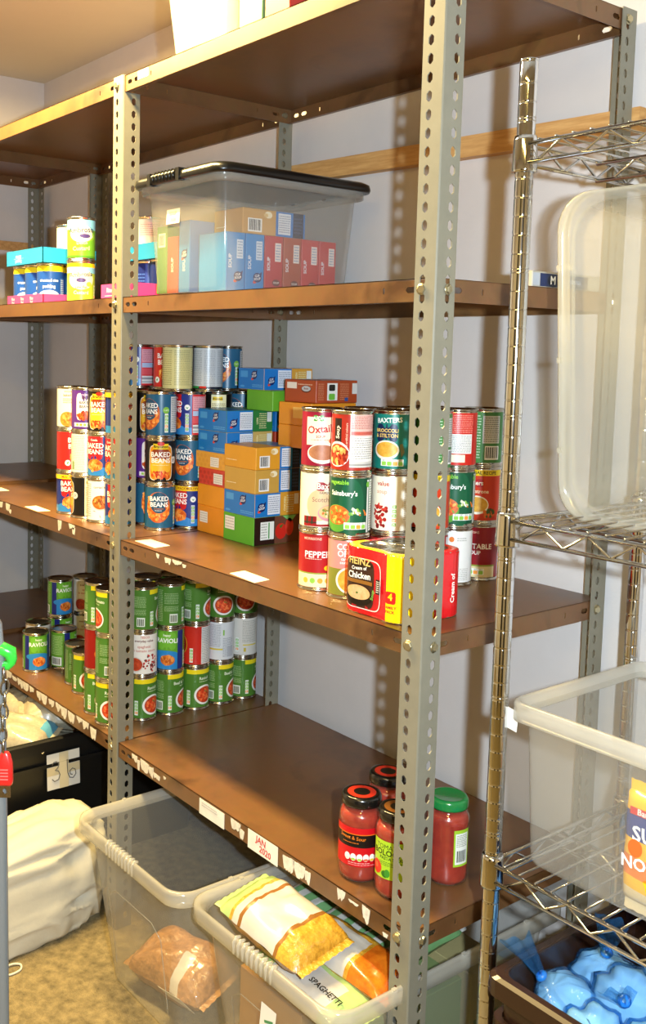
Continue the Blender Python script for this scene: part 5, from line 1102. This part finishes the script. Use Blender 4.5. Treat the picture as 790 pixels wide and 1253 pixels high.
# packet of noodles in the box
me = pillow('noodle_packet', 0.150, 0.115, 0.040, mat('noodle_yellow', '#e9b51e', 0.22, coat=0.5), 77, lump=0.05, mats=lambda u, v, s: mat('noodle_blue', '#27387e', 0.22, coat=.5) if .60 < u < .86 else (mat('noodle_orange', '#e07a1c', .22, coat=.5) if .28 < u <= .48 else (mat('noodle_pale', '#dcc8a0', .22, coat=.5) if u < .14 else mat('noodle_yellow', '#e9b51e', 0.22, coat=0.5))))
o = link('noodle_packet', me, None, (1.276, 0.078, CZ[0]+0.0095+0.089)); o.rotation_euler = (0, -PI/2, PI/2); tag(o, 'yellow and blue noodle packet standing inside the large clear box', 'packet')
mb = MB()
art_mesh(mb, [('text', 2, 28, 22, 'SUPER', '#f4f4f2', 3, .05), ('text', 2, -12, 18, 'NOODLES', '#f6f2ea', 3, .05), ('rect', -40, 40, 52, 62, '#c9302a'), ('text', -6, 57, 9, 'Batchelors', '#f6e8e0', 0, .02), ('ell', -30, 8, 10, 12, '#d8622c')], lambda u, v, k: (v/1000, -u/1000, 0.0215+0.0003*k)); mb.build('printed_art', o)
# clear tub lying on its side on the middle wire shelf
tt = tub('storage_box', 0.56, 0.435, 0.24, taper=0.035, r=0.05, rim=0.016, mwall=plastic('clear_side_box_plastic', '#e2dbc6', 0.34, 0.10), mrim=plastic('clear_side_rim_plastic', '#e8e2cf', 0.34, 0.12), panel=False)
tt.rotation_euler = (PI/2+0.085, 0, 0); tt.location = (1.033+0.012+0.295, 0.357, CZ[1]+0.248); tag(tt, 'empty clear plastic box tipped on its side on the middle wire shelf', 'box')

# dark brown crate with blue bags under the chrome unit
br = crate('plastic_crate', 0.52, 0.33, 0.372, M_BROWNC, 0.015, 0.004, 0.014); br.location = (1.058+0.014+0.26, 0.015+0.165, 0.098); tag(br, 'dark brown plastic crate of blue bags under the chrome shelving', 'crate')
cs = link('wire_shelf', WS, chrome, (0, 0, 0.0925))
for dx in (0, CDX):
    for dy in (0, CDY): link('collar', COLM, cs, (dx, dy, 0))
def blue_plastic():
    m = plastic('blue_bag_film', '#3f94e0', 0.17, 0.06, bump=1.0)
    for n in m.node_tree.nodes:
        if n.type == 'BSDF_TRANSPARENT': n.inputs[0].default_value = (*srgb('#c0e2fa'), 1)
    return m
M_BLUEBAG = blue_plastic(); M_BAGIN = mat('bag_contents_white', '#e9ecec', 0.6, noise_scale=30, noise_amt=0.04)
M_BLUEK = mat('blue_bag_knot', '#1f6fc4', 0.2, coat=0.6, bump=0.6, bump_scale=80)
def tied_bag(loc, R_, tail, rot, seed, label, tailh=0.06):
    o = empty('blue_bag', loc); o.rotation_euler = rot; tag(o, label, 'bag', 'tied blue bags in the brown crate')
    rn = random.Random(seed); ph = rn.uniform(0, 9)
    mb = MB(); prof = [(0.02, -R_*.98), (.45, -R_*.90), (.74, -R_*.70), (.92, -R_*.42), (1, -R_*.12), (1, R_*.12), (.94, R_*.34), (.80, R_*.56), (.62, R_*.76), (.42, R_*.95), (.22, R_*1.12), (.10, R_*1.22)]
    seg = 40; vs = []; fs = []
    for i, (q_, z) in enumerate(prof):
        fold = 0.03+0.13*max(0, (i-4)/7)
        for k in range(seg):
            t = 2*PI*k/seg; rr = R_*q_*(1+fold*math.sin(t*9+ph+i*.3)+fold*.6*math.sin(t*14+ph*2)+0.20*noise.noise(Vector((math.cos(t)*1.5+ph, math.sin(t)*1.5, z*22)))+0.09*noise.noise(Vector((math.cos(t)*4+ph, math.sin(t)*4, z*60))))
            vs.append((rr*math.cos(t), rr*math.sin(t), z))
    for i in range(len(prof)-1):
        for k in range(seg): fs.append((i*seg+k, i*seg+(k+1) % seg, (i+1)*seg+(k+1) % seg, (i+1)*seg+k))
    mb.add(vs, fs, M_BLUEBAG, True); mb.build('film', o)
    mb = MB(); iv = [(x*.90, y*.90, z*.92) for x, y, z in vs[:9*seg]]+[(0, 0, R_*.74)]; mb.add(iv, [f for f in fs if max(f) < 9*seg]+[(8*seg+k, 8*seg+(k+1) % seg, 9*seg) for k in range(seg)], M_BAGIN, True); mb.build('contents', o)
    mb = MB(); mb.lathe([(0.003, R_*1.17), (R_*.17, R_*1.19), (R_*.20, R_*1.27), (R_*.14, R_*1.34), (0.003, R_*1.36)], M_BLUEK, 12); mb.build('knot', o)
    if tail:
        mb = MB(); vs = []; fs = []; n = 14
        for i in range(7):
            t = i/6; wdt = R_*(.14+.40*t)
            for j in range(n+1):
                u = -1+2*j/n; vs.append((u*wdt, math.sin(u*7+ph)*0.007*(1-t*.4)+t*.012, R_*1.28+tailh*t+0.006*math.cos(u*3+ph)*t))
        for i in range(6):
            for j in range(n): fs.append((i*(n+1)+j, i*(n+1)+j+1, (i+1)*(n+1)+j+1, (i+1)*(n+1)+j))
        mb.add(vs, fs, M_BLUEBAG, True); mb.build('tail', o)
zz = 0.40
for i, (x, y, z, R_, tail, rot, lb) in enumerate(((1.128, 0.100, 0.418, 0.047, True, (0.30, -0.65, 0.5), 'tied blue bag with tall twisted tail at the crate corner'),
        (1.140, 0.047, 0.372, 0.042, True, (1.1, -0.5, 0.9), 'tied blue bag lying low against the crate front'), (1.200, 0.142, 0.448, 0.048, True, (1.0, -0.3, 0.6), 'tied blue bag at the middle of the crate, knot forward'),
        (1.202, 0.060, 0.425, 0.046, True, (0.95, 0.2, 0.5), 'tied blue bag with pale bulge at the crate front'), (1.125, 0.200, 0.418, 0.047, True, (0.35, 0.15, 0.2), 'tied blue bag at the rear of the crate with upright tail'),
        (1.285, 0.088, 0.440, 0.049, True, (1.0, 0.1, 0.3), 'tied blue bag further along the crate, knot forward'), (1.290, 0.190, 0.445, 0.049, True, (0.5, 0.2, 0.4), 'tied blue bag at the rear further along the crate'), (1.212, 0.240, 0.425, 0.047, True, (0.4, -0.1, 0.6), 'tied blue bag at the rear middle of the crate'))):
    tied_bag((x, y, z), R_, tail, rot, 90+i, lb, 0.062)
me = pillow('bag_bed', 0.46, 0.27, 0.25, M_BAGIN, 91); o = link('blue_bag', me, None, (1.332, 0.180, 0.235)); me.materials[0] = M_BLUEK; tag(o, 'large blue bag filling the bottom of the brown crate', 'bag')

# ------------------------------------------------------------ trolley at the left edge
def trolley():
    o = empty('shopping_trolley', (0.815, -0.632, 0)); tag(o, 'grey shopping trolley upright with green grip, chain and red coin key', 'trolley')
    gm = mat('trolley_grey', '#8f9496', 0.35, metal=0.6)
    v = rt.copy(); v.z = 0; v.normalize()   # along the trolley handle
    def Q(s, z, d=0): return Vector((v.x*s - v.y*d, v.y*s + v.x*d, z))
    mb = MB(); mb.tube([Q(-.12, 1.045), Q(-.035, 1.045), Q(-.016, 1.036), Q(-.006, 1.015), Q(-.003, 0.98), Q(0.000, 0.78), Q(0.002, 0.50), Q(0.004, 0.10)], 0.0095, gm, 12); mb.build('upright', o)
    mb = MB(); mb.tube([Q(-.30, 0.10), Q(.004, 0.10)], 0.011, gm, 10); mb.build('base_bar', o)
    for s in (-.28, 0.0):
        mb = MB(); c_ = Q(s, 0.045)
        mb.tube([c_+Vector((v.y*.012, -v.x*.012, 0)), c_-Vector((v.y*.012, -v.x*.012, 0))], 0.045, mat('rubber_black', '#171717', .6), 18); w = mb.build('wheel', o)
        mb = MB(); mb.tube([Q(s, 0.045), Q(s, 0.1)], 0.010, gm, 8); mb.build('caster_fork', w)
    mb = MB(); mb.tube([Q(-.30, 0.1), Q(-.30, 1.045), Q(-.12, 1.045)], 0.0095, gm, 10); mb.build('upright', o)
    gr_ = mat('green_plastic', '#2fae35', 0.25, coat=.4)
    mb = MB(); mb.tube([Q(-.10, 1.0-.012), Q(0.004, 1.0-.014), Q(0.013, 1.0-.018), Q(0.0145, 1.0-.026), Q(0.014, 0.970), Q(0.011, 0.966), Q(-0.012, 0.966)], [0.009, 0.009, 0.009, 0.007, 0.006, 0.006, 0.006], gr_, 12); mb.build('grip', o)
    rd = mat('red_plastic', '#d8201c', 0.3, coat=.4)
    mb = MB(); mb.lathe([(0.001, 0.0), (0.006, 0.001), (0.007, 0.014), (0.004, 0.018), (0.001, 0.018)], rd, 12); k = mb.build('coin_slot', o); k.location = Q(-0.004, 0.958, -.012)
    # chain
    cm = mat('chain_steel', '#b9b6ae', 0.22, metal=1.0); z = 0.958
    ld = MB(); pts = []
    for i in range(16):
        t = 2*PI*i/16; pts.append((0.0046*math.cos(t), 0, 0.0095*math.sin(t)))
    ld.tube(pts, 0.0014, cm, 6, closed=True); LM = ld.mesh('chain_link')
    ba = math.atan2(v.y, v.x)
    i = 0
    while z > 0.866:
        l_ = link('chain_link', LM, o, Q(0.008+0.0015*math.sin(i), z, -.012)); l_.rotation_euler = (0, 0.12*math.sin(i*1.7), ba+(0.35 if i % 2 else 1.75)); z -= 0.0150; i += 1
    # red key
    dims = (0.017, 0.012, 0.040)
    mb = MB(); vs = []
    for zq, sx, sy in ((0.0, .0085, .005), (0.004, .0095, .0062), (0.026, .0088, .0062), (0.037, .0062, .005), (0.040, .0045, .004)):
        vs.append([(x, y, zq) for x, y in rrect(sx*2, sy*2, .0035, 3)])
    loft(mb, vs, rd, True, True); mb.add(vs[-1], [tuple(range(16))], rd)
    key = mb.build('coin_key', o); key.location = Q(0.0095, 0.822, -.012); key.rotation_euler = (0, 0, ba)
    for j in range(4):
        mb = MB(); mb.box(-.005, .005, -.0072, -.0058, .008+j*.004, .0095+j*.004, mat('red_ridge', '#e8605a', .3)); mb.build('ridge', key)
    mb = MB(); slot_plate(mb, (-.0065, 0, -0.016), (1, 0, 0), (0, 0, 1), (0, -1, 0), .013, .018, .002, [(.0065, .008, .0028, .0035)], cm); mb.build('key_blade', key)
trolley()

# red handwriting on the shelf label
mb = MB()
art_mesh(mb, [('text', -3, 7, 14, 'JAN', '#c8342c', -4, .02), ('text', 10, -9, 14, '2020', '#c8342c', -4, .02)], lambda u, v, k: (u/1000, 0, v/1000))
h_ = mb.build('handwriting', LBL2); h_.location = (0.5385-0.002, -0.0014, -0.0185)
mb = MB(); art_mesh(mb, [('lines', -34, 20, 0, 10, 2, '#b9b6b0')], lambda u, v, k: (u/1000, 0, v/1000)); h_ = mb.build('faded_writing', LBL1); h_.location = (0.373, -0.0014, -0.018)
